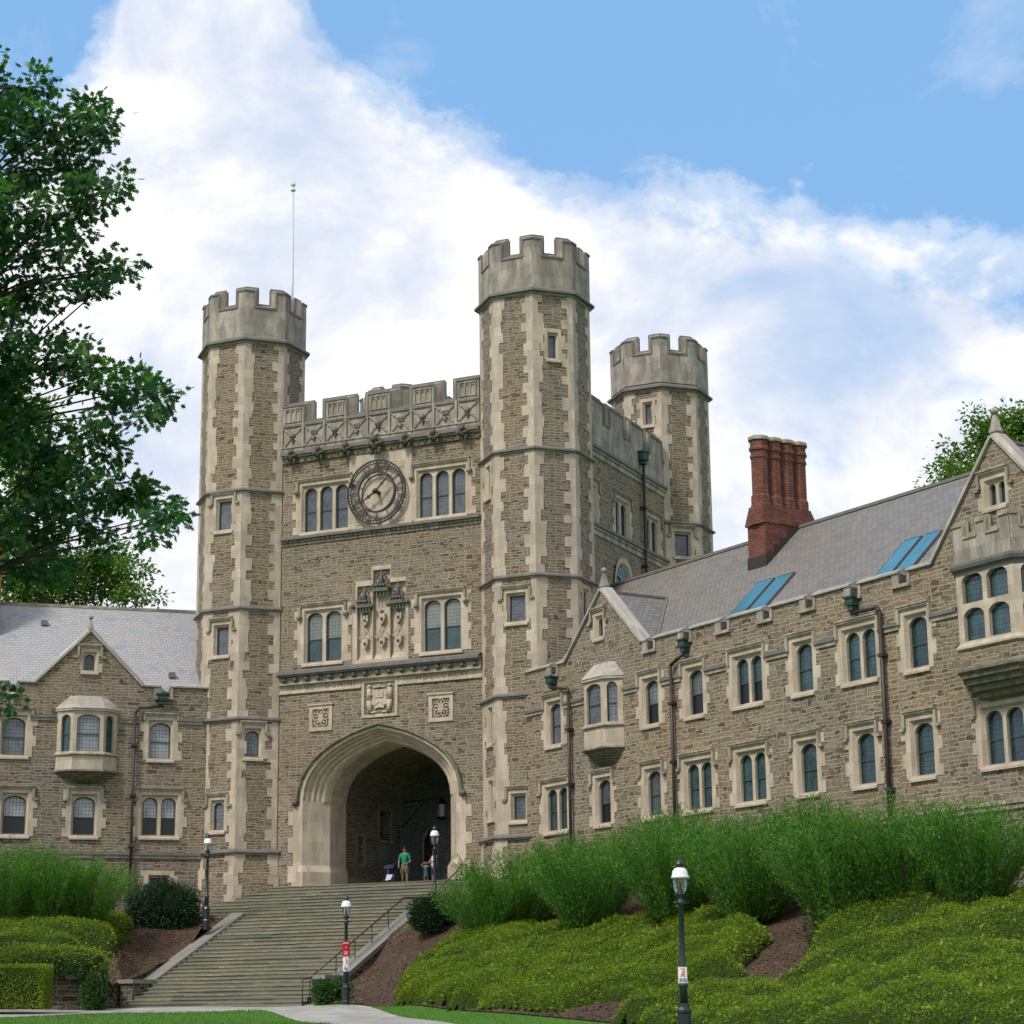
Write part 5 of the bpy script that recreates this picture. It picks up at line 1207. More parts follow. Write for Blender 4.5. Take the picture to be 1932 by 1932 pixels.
def shrub_mesh(H, Rr, n, leaves, mt, seed, lean=(0, 0), leaf=.105, tw=True):
    """feathery shrub: arching stems from one foot, each set with narrow leaves"""
    r = np.random.default_rng(seed); m = MB(); P = []; D = []; rnd = random.Random(seed)
    for i in range(n):
        a = r.uniform(0, 2*math.pi); s = math.sqrt(r.uniform(.01, 1)); L = H*r.uniform(.72, 1.06)*(1-.18*s)
        b = Vector((math.cos(a)*s*.55, math.sin(a)*s*.55, 0)); tip = Vector((math.cos(a)*s*Rr+lean[0], math.sin(a)*s*Rr+lean[1], L))
        mid = b.lerp(tip, .45)+Vector((0, 0, L*.14)); pts = []
        for k in range(7):
            t = k/6; pts.append(b*(1-t)**2+mid*2*t*(1-t)+tip*t*t)
        if i % 2 == 0:
            for k in range(0, 6, 2): m.tube(pts[k], pts[min(6, k+2)], .016*(1-k/8), .014*(1-(k+2)/8.5), 3, 0, False, False)
        nl = leaves; t = r.uniform(.07, 1, nl)**.92; B = np.array([b[:]]); Mi = np.array([mid[:]]); Tp = np.array([tip[:]]); t_ = t[:, None]
        Q = B*(1-t_)**2+Mi*2*t_*(1-t_)+Tp*t_**2+0*t_; dd = 2*(Mi-B)*(1-t_)+2*(Tp-Mi)*t_; dd /= np.linalg.norm(dd, axis=1, keepdims=True)
        off = r.normal(size=(nl, 3))*(.035+.085*t_)
        P.append(Q+off); D.append(dd*1.1+r.normal(size=(nl, 3))*.5)
    P = np.concatenate(P); D = np.concatenate(D); Nn = r.normal(size=P.shape)
    return m, P, D, Nn, leaf*r.uniform(.6, 1.3, len(P))
shr_src = []
def place_shrub(pos, seed, H, Rr, label, group, lean=(0, 0), n=165, leaves=200, sc=1.0, rz=0.0):
    key = seed
    src = next((s for s in shr_src if s[0] == key), None)
    if src is None:
        o = empty('feathery_shrub', (0, 0, 0), label, 'shrub', group)
        m, P, D, Nn, S = shrub_mesh(H, Rr, n, leaves, M_shr, seed, lean)
        m.build('stems', [M_twig], o); leaf_mesh('foliage', P, D, Nn, S, NEEDLE, M_shr, o); shr_src.append((key, o))
    else:
        o = src[1].copy(); COL.objects.link(o); o['label'] = label
        for ch in list(src[1].children): c = ch.copy(); c.parent = o; COL.objects.link(c)
    o.location = pos; o.scale = (sc, sc, sc); o.rotation_euler.z = rz; return o
RG = 'feathery shrubs on the right bank'; LG = 'feathery shrubs on the left bank'
labs = ['leftmost feathery green shrub of the right bank, beside the steps', 'feathery shrub below the narrow windows, second from the steps', 'feathery shrub with a dark hollow under it, left of the near lamp head',
        'feathery shrub standing directly behind the near lamp head', 'feathery shrub just right of the near lamp head', 'tall feathery shrub below the long dark drainpipe', 'rightmost feathery shrub, in front of the pale wall base']
for i, (p, lb_) in enumerate(zip(shrub_pt, labs)):
    place_shrub(p, 21+i % 5, (3.7, 3.55, 3.9, 3.6, 3.75)[i % 5], (2.75, 2.6, 2.9, 2.7, 2.5)[i % 5], lb_, RG, sc=(.93, 1.02, 1.0, 1.03, 1.06, 1.0, .98)[i], rz=i*1.3)
q = hitF(FR, 5.6, 918, 1752); q.z = float(terr(q.x, q.y)[0]); place_shrub(q, 24, 3.7, 2.6, 'feathery shrub spilling toward the yew and the steps, lowest of its row', RG, sc=.8, rz=.8)
for i, (u, o, sc) in enumerate(((7.5, 2.2, .85), (14, 2.2, .9), (21, 2.1, .95))):
    q = FR.p(u, o, 0); q.z = float(terr(q.x, q.y)[0]); place_shrub(q, (22, 23, 21)[i], 3.7, 2.5, ['feathery shrub close to the wall under the small oriel window', 'feathery shrub close to the wall below the paired lower windows', 'feathery shrub close to the wall left of the long dark drainpipe'][i], RG, sc=sc, rz=2+i)
for i, (x, y, Yd, sc) in enumerate(((10, 1752, 90.5, .98), (88, 1752, 90.5, .95), (158, 1750, 91.0, .95))):
    q = at(x, y, Yd); q.z = float(ZL(q.x, q.y)[0])
    place_shrub(q, (23, 21, 22)[i], 3.7, 2.5, ['feathery shrub cut off by the left edge of the photo', 'middle feathery shrub of the left bank', 'feathery shrub of the left bank next to the dark yew'][i], LG, sc=sc*.97, rz=i*2.1+.5)

def blob_bush(name, pos, rad, n, mt, label, cat, leaf=.10, box=False, stem=True, group=None, lob=7, seed=1, tmpl=LEAF4):
    r = np.random.default_rng(seed); e = empty(name, pos, label, cat, group); core = MB()
    rad = np.array(rad, float)
    if box:
        P = r.uniform(-1, 1, (n, 3)); f = r.integers(0, 3, n); sgn = np.sign(r.uniform(-1, 1, n)); P[np.arange(n), f] = sgn*r.uniform(.86, 1.04, n); P = P*rad; P[:, 2] += rad[2]
        core.box(Fr(Vector(pos), 0), -rad[0]*.88, rad[0]*.88, -rad[1]*.88, rad[1]*.88, pos[2]+.02, pos[2]+rad[2]*1.86, 0)
        D = P-np.array([0, 0, rad[2]])+r.normal(size=(n, 3))*rad.mean()*.6
    else:
        C = r.uniform(-.62, .62, (lob, 3)); C[:, 2] = r.uniform(.3, .75, lob); Rl = r.uniform(.38, .55, lob)
        k = r.integers(0, lob, n); q = r.normal(size=(n, 3)); q /= np.linalg.norm(q, axis=1, keepdims=True)
        P = (C[k]+q*Rl[k][:, None]*r.uniform(.72, 1.05, (n, 1)))*rad*np.array([1, 1, 1.0]); P = P[P[:, 2] > 0]; D = P-np.array([0, 0, rad[2]*.3])+r.normal(size=P.shape)*.3*rad.mean()
        for c, s in zip(C, Rl): core.ball(Vector(pos)+Vector(c*rad), 1, 0, 8, 6, tuple(rad*s*.72))
    core.build('bush_core', [M_dark if mt in (M_yew, M_ivy) else M_undershade], e)  # solid dark core filling the bush behind its leaves
    leaf_mesh('foliage', P, D, r.normal(size=P.shape), leaf*r.uniform(.6, 1.3, len(P)), tmpl, mt, e); return e
q = at(303, 1745, 94.3); q.z = float(ZL(q.x, q.y)[0])+.05; blob_bush('yew_bush', q, (1.7, 1.05, 1.85), 22000, M_yew, 'dark green spreading yew under the small basement window', 'shrub', .12, lob=12, seed=4, tmpl=NEEDLE)
q = at(828, 1752, 86); q.z = float(terr(q.x, q.y)[0])-.1; blob_bush('yew_bush', q, (1.2, 1.0, 1.5), 12000, M_yew, 'dark green yew beside the top of the right cheek wall', 'shrub', .11, lob=9, seed=8, tmpl=NEEDLE)
q = at(20, 1893, 82.0); q.z = .85; blob_bush('clipped_hedge', q, (1.35, .9, .78), 16000, M_jun, 'square clipped hedge in the lower left corner', 'hedge', .07, box=True, seed=6)
q = at(182, 1890, 85.1); blob_bush('ivy_plant', (q.x, q.y, .8), (.62, .45, 1.5), 6000, M_ivy, 'dark ivy climbing the end of the retaining wall', 'plant', .10, lob=9, seed=7)
q = at(618, 1885, 81.6); blob_bush('ivy_plant', (q.x+.2, q.y, .85), (.8, .5, .75), 3500, M_ivy, 'ivy around the foot of the right cheek wall', 'plant', .10, lob=6, seed=12)
q = at(40, 1816, 85.0); blob_bush('trailing_vine', (q.x, q.y+.15, 2.25), (3.3, .45, .95), 26000, M_jun, 'yellow-green trailing plants hanging over the top of the retaining wall', 'plant', .075, lob=26, seed=13)
q = at(118, 1822, 85.0); blob_bush('trailing_vine', (q.x, q.y, 2.0), (1.0, .3, .75), 6000, M_ivy, 'dark ivy strands hanging down the middle of the retaining wall', 'plant', .085, lob=10, seed=17)
def weed(x, y, Y0, H, lab, seed):
    p = to_ground(x, y, Y0); r = random.Random(seed); e = empty('tall_weed', p, lab, 'plant'); m = MB(); P = []; D = []
    for k in range(r.randint(3, 6)):
        b = Vector(p)+Vector((r.uniform(-.25, .25), r.uniform(-.2, .2), 0)); t = b+Vector((r.uniform(-.2, .2), 0, H*r.uniform(.7, 1))); m.tube(b, t, .012, .006, 4)
        for i in range(34):
            f = r.uniform(.25, 1); a = r.uniform(0, 6.3); P.append(b.lerp(t, f)[:]); D.append((math.cos(a), math.sin(a), .35))
    m.build('stems', [M_twig], e); P = np.array(P); leaf_mesh('foliage', P, np.array(D), rdir(len(P), 2), .16*rng.uniform(.7, 1.2, len(P)), LEAF4, M_ivy, e, base=p)
weed(1010, 1835, 60, 1.3, 'pale leafy weed growing out of the ground cover near the steps', 1)
weed(965, 1850, 60, .9, 'smaller pale weed in the ground cover, left of the taller one', 2)
weed(1545, 1800, 50, 1.5, 'tall upright weed at the bare mulch patch', 3)
weed(1635, 1770, 50, 1.0, 'broad-leaved weed under the shrub right of the near lamp', 4)

# trees
def tree(name, label, base, trunk, tr_r, lobes, per, leaf, tmpl, mt, seed=0, limb=.05, cl=.30, cn=11, droop=.35, limb_m=M_bark):
    """trunk: list of points; lobes: (centre, (rx, ry, rz)); leaves in small bunches through each lobe"""
    r = np.random.default_rng(seed); e = empty(name, base, label, 'tree'); tb = MB()
    for i, (a, b) in enumerate(zip(trunk, trunk[1:])): tb.tube(a, b, tr_r*(1-i/len(trunk)*.8), tr_r*(1-(i+1)/len(trunk)*.8), 10)
    to = tb.build('trunk', [limb_m], e); bm_ = MB(); P = []; D = []
    for c, rad in lobes:
        c = Vector(c); rad = np.array(rad)
        t = min(trunk, key=lambda q: (Vector(q)-c).length+max(0, Vector(q).z-c.z+1.0)*4); mid = Vector(t).lerp(c, .55)+Vector((0, 0, .25)); bm_.tube(t, mid, limb*1.6, limb, 6); bm_.tube(mid, c, limb, limb*.5, 5)
        n = max(4, int(per*rad[0]*rad[2])); q = r.normal(size=(n, 3)); q /= np.linalg.norm(q, axis=1, keepdims=True); q *= r.uniform(.2, 1.05, (n, 1))**.55; C = np.array(c)+q*rad
        for k in range(0, n, 3): bm_.tube(c, C[k], limb*.28, limb*.12, 4, 0, False, False)
        o = r.normal(size=(n, cn, 3))*cl*.5; o[..., 2] *= .7; o[..., 2] += cl*.1
        P.append((C[:, None]+o).reshape(-1, 3)); dd = o+np.repeat(q[:, None]*.25, cn, 1)+r.normal(size=o.shape)*cl*.3; dd[..., 2] -= droop*cl; D.append(dd.reshape(-1, 3))
    bm_.build('limbs', [limb_m], e); P = np.concatenate(P); D = np.concatenate(D); N_ = r.normal(size=P.shape)*.75; N_[:, 2] += 1.0
    leaf_mesh('foliage', P, D, N_, leaf*r.uniform(.7, 1.25, len(P)), tmpl, mt, e, base=base); return e
oak = [(70,165,30,40),(25,235,48,55),(105,240,45,42),(165,222,42,46),(196,240,26,40),(60,320,62,52),(150,310,50,55),(20,400,42,66),(110,400,46,46),(178,372,46,42),(222,345,22,24),(150,440,32,32),(60,475,50,34),(120,472,26,22),(15,560,36,60),(72,555,32,42),(108,545,22,18),
       (160,518,32,24),(205,515,34,26),(236,500,16,16),(150,555,12,12),(188,545,16,16),(42,620,26,26),(15,700,38,60),(90,680,52,34),(150,672,32,22),(135,640,18,18),(152,718,30,36),(200,728,40,30),(250,735,40,36),(298,748,26,42),(210,782,36,20),(275,782,22,18),
       (35,800,42,50),(108,850,46,36),(158,820,30,40),(202,852,34,34),(60,900,56,55),(140,920,56,46),(210,920,50,46),(255,932,36,40),(300,972,36,34),(328,975,14,28),(262,1012,34,26),(90,1000,50,52),(160,985,32,34),(62,1068,44,34),(112,1078,38,28),(200,1022,28,18),(15,980,28,56),(12,1322,20,20)]
YO = 35.0; k = YO/F_; lob = []
for x, y, rx, ry in oak:
    yy = YO+random.uniform(-1.6, 1.6); lob.append((at(x, y, yy), (rx*k*.9, rx*k*.85, ry*k*.88)))
for x, y in ((-90, 200), (-90, 420), (-110, 620), (-100, 820), (-230, 300), (-250, 560), (-250, 850), (-360, 450), (-360, 750), (-150, 100)):
    yy = YO+random.uniform(-2, 2); lob.append((at(x, y, yy), (1.15, 1.3, 1.1)))
b0 = at(-200, 1700, YO); bz = float(terr(b0.x, b0.y)[0])
trk = [Vector((b0.x, YO, bz-.1)), Vector((b0.x+.1, YO, 4)), Vector((b0.x, YO+.1, 7)), Vector((b0.x+.2, YO, 9.5)), Vector((b0.x+.1, YO-.1, 12)), Vector((b0.x+.3, YO, 14.2)), Vector((b0.x+.5, YO, 16))]
tree('oak_tree', 'big dark-leaved oak in the foreground reaching in from the left edge', trk[0], trk, .38, lob, 180, .150, OAK, M_oak, 3, limb=.020, cl=.26, cn=14)
def far_tree(label, Yd, lobes, seed, tx, per=70, leaf=.27):
    k = Yd/F_; lb2 = []; rr = random.Random(seed)
    for x, y, rx, ry in lobes: lb2.append((at(x, y, Yd+rr.uniform(-1.5, 1.5)), (rx*k, rx*k, ry*k)))
    b = at(tx, 1600, Yd); z0 = float(terr(b.x, Yd)[0]); zt = max(c.z for c, _ in lb2)
    trk = [Vector((b.x, Yd, z0-.2+(zt-z0)*t)) for t in (0, .3, .5, .65, .8, .95)]
    tree('leafy_tree', label, trk[0], trk, .35, lb2, per, leaf, LEAF4, M_bgt, seed, limb=.05, cl=.62, cn=14)
far_tree('bright green tree rising behind the roof of the left wing', 118, [(20,1080,50,50),(80,1060,50,45),(150,1085,50,45),(200,1100,45,40),(215,1065,30,25),(265,1080,22,14),(245,1120,30,20),(290,1128,18,8),(120,1130,60,30),(40,1130,60,30),(20,990,45,60),(60,900,50,60),(30,820,60,60),(85,780,30,25),(0,740,50,50),(180,1050,25,25),(240,1068,18,12)], 5, 60)
far_tree('bright green tree rising behind the gable at the right edge', 112, [(1925,800,40,30),(1860,830,28,40),(1890,860,45,50),(1930,880,40,60),(1835,790,12,14),(1855,800,18,16),(1800,880,22,22),(1785,845,8,8),(1810,850,14,10),(1775,895,18,14),(1825,900,40,30),(1755,910,12,7),(1900,790,16,14),(1980,860,60,80),(1990,780,50,50),(1880,920,60,50)], 9, 1950)

# lawn blades along the near strip
n = 70000; x = rng.uniform(-24, 20, n); y = rng.uniform(50, 80, n); px_ = topx(np.c_[x, y, terr(x, y)])
inp = inside(np.c_[x, y], [tuple(p) for p in pathp]); inm = inside(np.c_[x, y], [tuple(p) for p in mul]); k = (~inp) & (~inm) & (px_[:, 1] < 1960) & (px_[:, 0] > -60) & (px_[:, 0] < 1500); x, y = x[k], y[k]
D = np.c_[rng.normal(size=(len(x), 2))*.35, np.ones(len(x))]
go = leaf_mesh('grass', np.c_[x, y, terr(x, y)], D, rdir(len(x)), rng.uniform(.04, .09, len(x)), [(0, -.16), (1, 0), (0, .16)], M_blade); tag(go, 'short mown grass along the path', 'grass', kind='stuff')

# bark chips and fallen leaves on the mulch
M_chip = leafm('bark_chip', [(.030, .018, .012), (.085, .055, .038), (.20, .15, .10)], .9, .0, .15)
def chips(poly, zf, n, off, lab):
    P = np.array([tuple(p)[:2] for p in poly]); lo, hi = P.min(0), P.max(0); hi[0] = min(hi[0], 22); lo[0] = max(lo[0], -26)
    x = rng.uniform(lo[0], hi[0], n); y = rng.uniform(lo[1], hi[1], n); k = inside(np.c_[x, y], poly); x, y = x[k], y[k]
    D = rdir(len(x)); D[:, 2] *= .25; N_ = rdir(len(x), 1.6)
    tag(leaf_mesh('bark_chips', np.c_[x, y, zf(x, y)+off], D, N_, rng.uniform(.03, .11, len(x)), [(0, -.2), (1, -.15), (1, .2), (0, .25)], M_chip), lab, 'bark chips', kind='stuff')
chips([tuple(p)[:2] for p in mul], terr, 60000, .055, 'brown bark chips on the slope right of the steps')
chips([tuple(p)[:2] for p in lb], ZL, 22000, .075, 'brown bark chips on the slope left of the steps')

# ------------------------------------------------------------------ street lamps
M_lglass = mat('lamp_glass', lambda t, b: (b.inputs['Base Color'].__setattr__('default_value', (.75, .8, .8, 1)), b.inputs['Transmission Weight'].__setattr__('default_value', .9), b.inputs['Alpha'].__setattr__('default_value', .45)), .08, .6)
def make_lamp(label):
    e = empty('street_lamp', (0, 0, 0), label, 'lamp', 'street lamps by the steps and lawn'); O = (0, 0, 0)
    m = MB(); m.lathe(O, [(.165, -.3), (.165, .10), (.145, .14), (.145, .52), (.158, .55), (.158, .60), (.125, .66), (.11, .74)], 8, R_(22.5), 0, False); m.build('pedestal', [M_lampg], e)
    m = MB(); m.lathe(O, [(.10, .7), (.086, 1.05), (.096, 1.08), (.105, 1.12), (.096, 1.15), (.078, 1.17), (.064, 1.9), (.058, 2.80), (.082, 2.84), (.082, 2.90), (.058, 2.94), (.052, 2.98), (.11, 3.05), (.11, 3.09)], 14); m.tube((-.18, 0, 2.88), (.18, 0, 2.88), .018, .018, 6)
    m.build('post', [M_lampg], e)
    m = MB(); m.lathe(O, [(.09, 3.08), (.13, 3.13), (.152, 3.24), (.160, 3.41)], 18, caps=False); m.build('glass_globe', [M_lglass], e)
    m = MB()
    for i in range(4):
        t = math.pi/4+i*math.pi/2; c, s = math.cos(t), math.sin(t); m.path([Vector((c*.10, s*.10, 3.07)), Vector((c*.145, s*.145, 3.14)), Vector((c*.167, s*.167, 3.25)), Vector((c*.172, s*.172, 3.41))], .008, 4)
    m.tube((0, 0, 3.08), (0, 0, 3.17), .05, .05, 8); m.tube((0, 0, 3.15), (0, 0, 3.32), .025, .03, 8); m.build('lamp_frame', [M_lampg], e)
    m = MB(); m.lathe(O, [(.192, 3.40), (.198, 3.43), (.186, 3.45), (.176, 3.48), (.166, 3.55), (.125, 3.61), (.07, 3.635)], 20); m.build('lamp_shade', [M_white], e)
    m = MB(); m.lathe(O, [(.066, 3.62), (.066, 3.69), (.118, 3.70), (.118, 3.71), (.03, 3.81), (.008, 3.845)], 14); m.build('lamp_cap', [M_lampg], e)
    return e
lamp0 = make_lamp('street lamp with a red and a white poster at the foot of the steps')
def dup(root, loc, label, rz=0, s=1):
    r = root.copy(); COL.objects.link(r); r.location = loc; r['label'] = label; r.rotation_euler.z = rz; r.scale = (s, s, s)
    for ch in list(root.children): c = ch.copy(); c.parent = r; COL.objects.link(c)
    return r
pL2 = at(652, 1895, 75); lamp0.location = pL2; lamp0.scale = (.98, .98, .98)
pL4 = at(1292, 1960, 45); dup(lamp0, pL4, 'nearest and largest street lamp, in front of the shrubs, one white poster', .3, .97)
pL3 = at(389, 1741, 92.6); dup(lamp0, pL3, 'street lamp standing left of the steps beside the turret base', .6)
t1 = at(820, 1558, 88); dup(lamp0, (t1.x, t1.y, t1.z-3.83), 'street lamp at the top right of the steps, in front of the arch', .9)

# posters taped to the posts
M_red = plain('red_paper', (.34, .012, .022), .6, .3, 0, .15, 20); M_wp = plain('white_paper', (.66, .68, .72), .6, .3); M_or = plain('orange_ink', (.65, .16, .03), .6, .2); M_pk = plain('pale_ink', (.62, .45, .45), .6, .2); M_ink = plain('grey_ink', (.25, .27, .33), .6, .2)
def poster(base, z0, z1, w, kind, label, r=.10, ang=0.0, wav=.0):
    f = Fr(Vector((base.x, base.y, 0)), ang); mb = MB(); n = 10; zz = base.z
    cols = [[], []]; rows = 8
    g = [[f.p(-w/2+w*i/n, r+.012-abs(i/n-.5)**2*.10+wav*math.sin(j*1.3+i*.6)*.02, zz+z0+(z1-z0)*j/rows) for i in range(n+1)] for j in range(rows+1)]
    for A, B in zip(g, g[1:]): mb.quads(A, B, 0)
    o = mb.build('poster', [M_red if kind == 'red' else M_wp]); tag(o, label, 'poster')
    ink = MB(); h = z1-z0
    def bx(u0, u1, a, b, m): ink.box(f, u0*w, u1*w, r+.012-.006, r+.018, zz+z0+a*h, zz+z0+b*h, m)
    if kind == 'red':
        for k in range(6): bx(-.38+k*.13, -.30+k*.13, .80, .90, 0)
        for k in range(4): bx(-.25, .25, .10+k*.06, .13+k*.06, 0)
        bx(-.05, .05, .52, .62, 0)
    else:
        ink.plate(f, [(q*w, zz+z0+v*h) for q, v in ((-.26, .40), (-.14, .40), (-.08, .50), (.06, .50), (.06, .40), (.22, .40), (.20, .80), (.05, .80))], r+.018, [[(q*w, zz+z0+v*h) for q, v in ((-.03, .57), (.07, .57), (.07, .70))]], 1, .004)
        for k in range(4): bx(-.38, .38, .10+k*.06, .125+k*.06, 2)
        bx(-.2, .22, .86, .91, 1)
    ink.build('print', [M_pk, M_or, M_ink], o); return o
poster(pL2, 1.64, 2.17, .28, 'red', 'red poster taped to the lamp at the foot of the steps', .09, 5)
poster(pL2, 1.12, 1.63, .20, 'white', 'crumpled white poster with an orange letter, below the red poster', .085, 5, 1)
poster(pL4, 1.13, 1.46, .19, 'white', 'flat white poster with an orange letter on the nearest street lamp', .092, -8)

# ------------------------------------------------------------------ lantern in the passage
lp = FP.p(9.6, 0, 10.0); le = empty('hanging_lantern', lp, 'black iron lantern on a long bracket inside the dark archway', 'lantern')
m = MB(); m.path([FP.p(9.6, 0, 10.9), FP.p(9.4, 2.4, 11.0)], .035, 6); m.path([FP.p(9.6, 0, 9.6), FP.p(9.45, 1.5, 10.95)], .03, 6); m.build('bracket', [M_iron], le)
m = MB(); c = FP.p(9.4, 2.4, 0); m.lathe((c.x, c.y, 0), [(.03, 11.0), (.05, 10.95), (.28, 10.72), (.30, 10.66)], 6, 0, 0, False); m.lathe((c.x, c.y, 0), [(.22, 10.05), (.28, 10.0), (.12, 9.9)], 6, 0, 0, False)
for i in range(6): a = i*math.pi/3; m.tube((c.x+.27*math.cos(a), c.y+.27*math.sin(a), 10.03), (c.x+.27*math.cos(a), c.y+.27*math.sin(a), 10.68), .015, .015, 4)
m.build('lantern_frame', [M_iron], le)
m = MB(); m.lathe((c.x, c.y, 0), [(.25, 10.05), (.25, 10.66)], 6, 0, 0, False, False); m.build('lantern_glass', [M_gpale], le)

# ------------------------------------------------------------------ people
M_skin = plain('skin', (.26, .15, .10), .6, .3); M_hair = plain('hair', (.015, .012, .010), .7, .3); M_tee = plain('green_shirt', (.016, .21, .11), .8, .2); M_kh = plain('khaki_shorts', (.16, .15, .08), .85, .2)
M_wt = plain('white_top', (.52, .50, .62), .8, .2); M_navy = plain('navy_cloth', (.02, .03, .06), .8, .2); M_teal = plain('teal_dress', (.02, .10, .13), .8, .2); M_shoe = plain('dark_shoe', (.02, .02, .022), .6, .3); M_grc = plain('pale_grey_cloth', (.42, .43, .47), .8, .2)
def skin_obj(name, pts, edges, radii, mt, parent, root=0, sub=1):
    me = bpy.data.meshes.new(name); me.from_pydata([Vector(p) for p in pts], edges, []); o = bpy.data.objects.new(name+'_tmp', me); COL.objects.link(o)
    md = o.modifiers.new('s', 'SKIN'); md.use_smooth_shade = True
    for i, r in enumerate(radii): me.skin_vertices[0].data[i].radius = (r, r) if not hasattr(r, '__len__') else r; me.skin_vertices[0].data[i].use_root = (i == root)
    o.modifiers.new('u', 'SUBSURF').levels = sub
    dg = bpy.context.evaluated_depsgraph_get(); dg.update(); m2 = bpy.data.meshes.new_from_object(o.evaluated_get(dg)); bpy.data.objects.remove(o)
    m2.name = name; m2.materials.clear(); m2.materials.append(mt); m2.polygons.foreach_set('use_smooth', [True]*len(m2.polygons))
    q = bpy.data.objects.new(name, m2); q.parent = parent; COL.objects.link(q); return q
def person(pos, H, rz, label, arms, top, top_m, bot, bot_m, hair_long=False, sleeve=True, dress=False):
    """arms: [(elbow, wrist) left, right] in body units (x right, y front = -, z up), scaled by H"""
    e = empty('person', pos, label, 'person', rz=rz); s = H
    V = lambda *p: Vector(p)*s
    pts = [V(0, 0, .53), V(0, 0, .62), V(0, -.005, .72), V(0, 0, .805), V(0, 0, .845), V(0, -.005, .875), V(0, -.01, .93), V(0, -.01, .965)]
    rad = [.075, .070, .080, .062, .032, .036, .050, .036]; ed = [(i, i+1) for i in range(7)]
    for k, sg in enumerate((-1, 1)):
        b = len(pts); el, wr = arms[k]
        hand_dir = (Vector(wr)-Vector(el)).normalized()*.05
        pts += [V(sg*.095, 0, .80), V(sg*.115, 0, .77), V(*el), V(*wr), V(*(Vector(wr)+hand_dir))]; rad += [.042, .032, .024, .016, .020]; ed += [(3, b), (b, b+1), (b+1, b+2), (b+2, b+3), (b+3, b+4)]
        b = len(pts); pts += [V(sg*.052, 0, .48), V(sg*.058, -.01, .28), V(sg*.06, .005, .05), V(sg*.065, -.045, .018)]; rad += [.058, .036, .024, .022]; ed += [(0, b), (b, b+1), (b+1, b+2), (b+2, b+3)]
    skin_obj('body', pts, ed, [r*s for r in rad], M_skin, e)
    for k, sg in enumerate((-1, 1)):                    # hands: five fingers each
        el, wr = arms[k]; d = (Vector(wr)-Vector(el)).normalized(); w0 = Vector(wr)+d*.05; hb_ = MB(); side = d.cross(Vector((0, 0, 1)));
        side = side.normalized() if side.length > .1 else Vector((1, 0, 0))
        for j in range(5):
            a = w0+side*(j-1.8)*.009; L = (.030, .038, .041, .037, .028)[j]
            if j == 0: a = w0-d*.02-side*.02
            mid = (a+d*L*.55)*s+e.location*0; hb_.tube(a*s, mid, .0045*s, .004*s, 5); hb_.tube(mid, (a+d*L*.8+Vector((0, 0, -.012)))*s, .004*s, .003*s, 5)
        h = hb_.build('fingers', [M_skin], None); h.parent = e
    # head details
    hm = MB(); hm.ball(V(0, .012, .955), .060*s, 0, 12, 9, (.92, 1.05, 1.05)); 
    if hair_long: hm.ball(V(0, .035, .90), .055*s, 0, 10, 7, (1, .7, 1.6))
    h = hm.build('hair', [M_hair], None); h.parent = e
    fm = MB(); fm.ball(V(0, -.052, .925), .011*s, 0, 6, 5, (1, 1, 1.5)); 
    for sg in (-1, 1): fm.ball(V(sg*.055, .0, .925), .012*s, 0, 6, 5, (.5, 1, 1.4)); fm.ball(V(sg*.02, -.046, .94), .007*s, 1, 6, 5)
    fm.box(Fr((0, 0), 0), -.016*s, .016*s, .044*s, .052*s, .898*s, .903*s, 1)
    h = fm.build('face', [M_skin, M_hair], None); h.parent = e
    # clothes
    c = [V(0, 0, .48 if not dress else .30), V(0, 0, .60), V(0, -.005, .72), V(0, 0, .80), V(0, 0, .828)]; rr = [.094 if not dress else .13, .088, .093, .072, .045]; ce = [(0, 1), (1, 2), (2, 3), (3, 4)]
    if sleeve:
        for k, sg in enumerate((-1, 1)):
            b = len(c); el = Vector(arms[k][0]); sh = Vector((sg*.115, 0, .77)); c += [V(sg*.098, 0, .795), V(*(sh.lerp(el, .7)))]; rr += [.050, .044]; ce += [(3, b), (b, b+1)]
    skin_obj(top, c, ce, [r*s for r in rr], top_m, e)
    if not dress:
        for sg in (-1, 1): skin_obj(bot, [V(sg*.03, 0, .52), V(sg*.055, 0, .44), V(sg*.06, -.008, .30)], [(0, 1), (1, 2)], [.072*s, .070*s, .060*s], bot_m, e)
    for sg in (-1, 1):
        m = MB(); m.ball(V(sg*.064, -.02, .018), .03*s, 0, 8, 6, (.8, 1.9, .65)); h = m.build('shoe', [M_shoe], None); h.parent = e
    return e
camdir = R_(-8)
person(FG.p(0.02, -2.5, 6.24), 1.80, camdir, 'man in a green t-shirt and khaki shorts behind a stroller in the archway', [((-.15, -.03, .62), (-.13, -.14, .52)), ((.15, -.03, .62), (.02, -.14, .54))], 't_shirt', M_tee, 'shorts', M_kh)
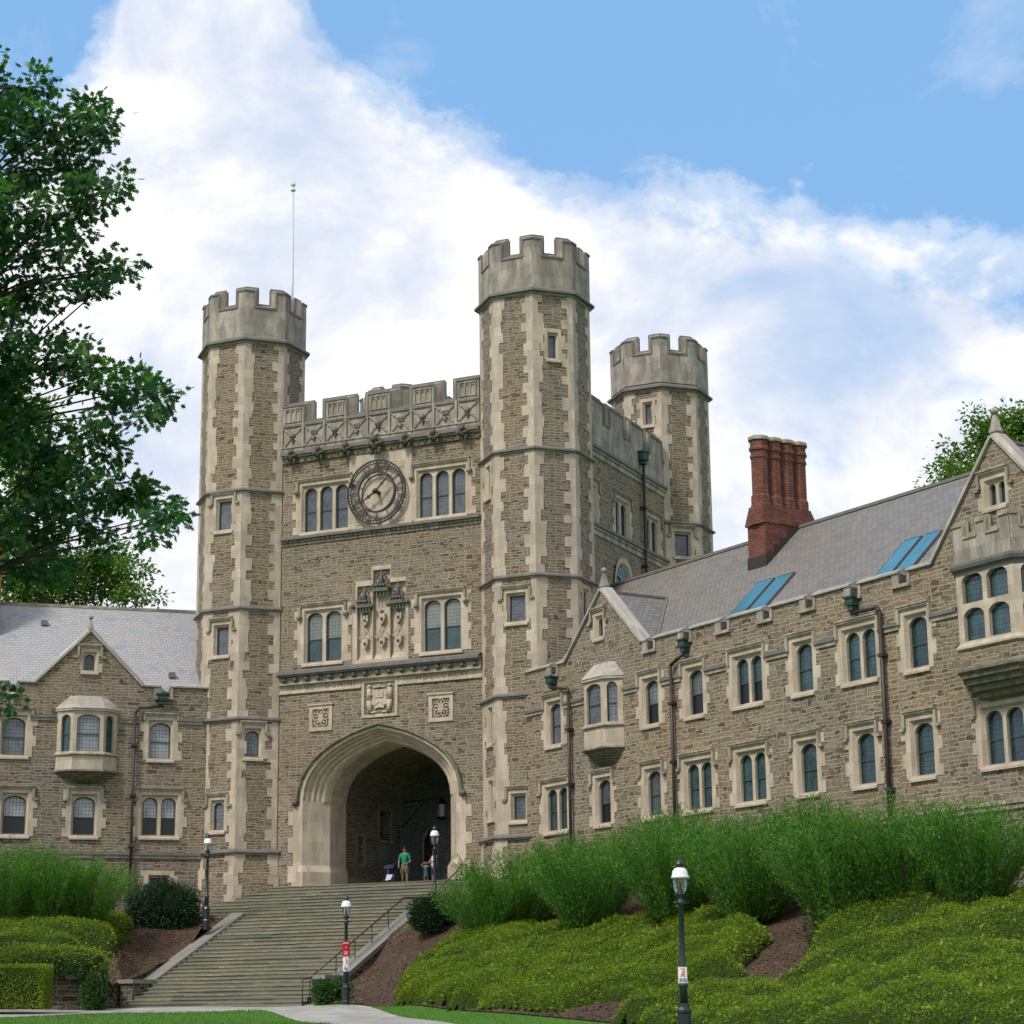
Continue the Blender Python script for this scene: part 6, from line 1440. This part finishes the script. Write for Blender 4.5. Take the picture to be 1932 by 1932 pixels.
person(FG.p(1.08, -3.4, 6.24), 1.70, R_(-55), 'woman in a white top and navy skirt reaching toward a small child', [((-.14, -.08, .64), (-.12, -.22, .62)), ((.14, -.10, .66), (.10, -.25, .62))], 'top', M_wt, 'skirt', M_navy, True, False)
person(FG.p(.66, -3.4, 6.24), 1.16, R_(0), 'small child in a teal dress standing beside the woman, arms raised to head', [((-.20, -.02, .86), (-.08, -.06, .93)), ((.20, -.02, .86), (.08, -.06, .93))], 'dress', M_teal, 'legs', M_teal, True, False, True)
sp_ = FG.p(-.42, -1.9, 6.24); se = empty('stroller', sp_, 'dark folding stroller with a pale cloth in front of the man', 'stroller'); sf = Fr((sp_.x, sp_.y), -20); z0 = 6.24
m = MB()
for u in (-.24, .24): m.path([sf.p(u, .30, z0+.08), sf.p(u, -.1, z0+.55), sf.p(u*.9, -.42, z0+1.02)], .018, 6); m.path([sf.p(u, -.38, z0+.08), sf.p(u, .08, z0+.52)], .018, 6)
m.path([sf.p(-.22, -.42, z0+1.02), sf.p(.22, -.42, z0+1.02)], .02, 6); m.build('stroller_frame', [M_iron], se)
for u in (-.25, .25):
    for o_ in (.30, -.38):
        m = MB(); c = sf.p(u, o_, z0+.10); m.tube(c-sf.e*.02, c+sf.e*.02, .10, .10, 14); m.build('wheel', [M_shoe], se)
m = MB(); A = [sf.p(u, o_, z) for u, o_, z in ((-.2, .30, z0+.25), (.2, .30, z0+.25), (.22, -.02, z0+.38), (-.22, -.02, z0+.38))]; B = [sf.p(-.22, -.25, z0+.85), sf.p(.22, -.25, z0+.85)]
m.poly(A, 1); m.poly((A[3], A[2], B[1], B[0]), 1)
m.poly([sf.p(-.10, .33, z0+.22), sf.p(.16, .33, z0+.26), sf.p(.18, .1, z0+.5), sf.p(-.14, .06, z0+.52)], 0); m.build('seat', [M_grc, M_navy], se)
m = MB(); rows = []
for j in range(7):
    a = math.pi*.05+j*math.pi*.11; rows.append([sf.p(-.23+.46*i/6, -.05+.30*math.cos(a+.3), z0+.62+.33*math.sin(a+.3)+.02*math.sin(math.pi*i/6)) for i in range(7)])
for a, b in zip(rows, rows[1:]): m.quads(a, b, 0, False, True)
m.build('hood', [M_navy], se)
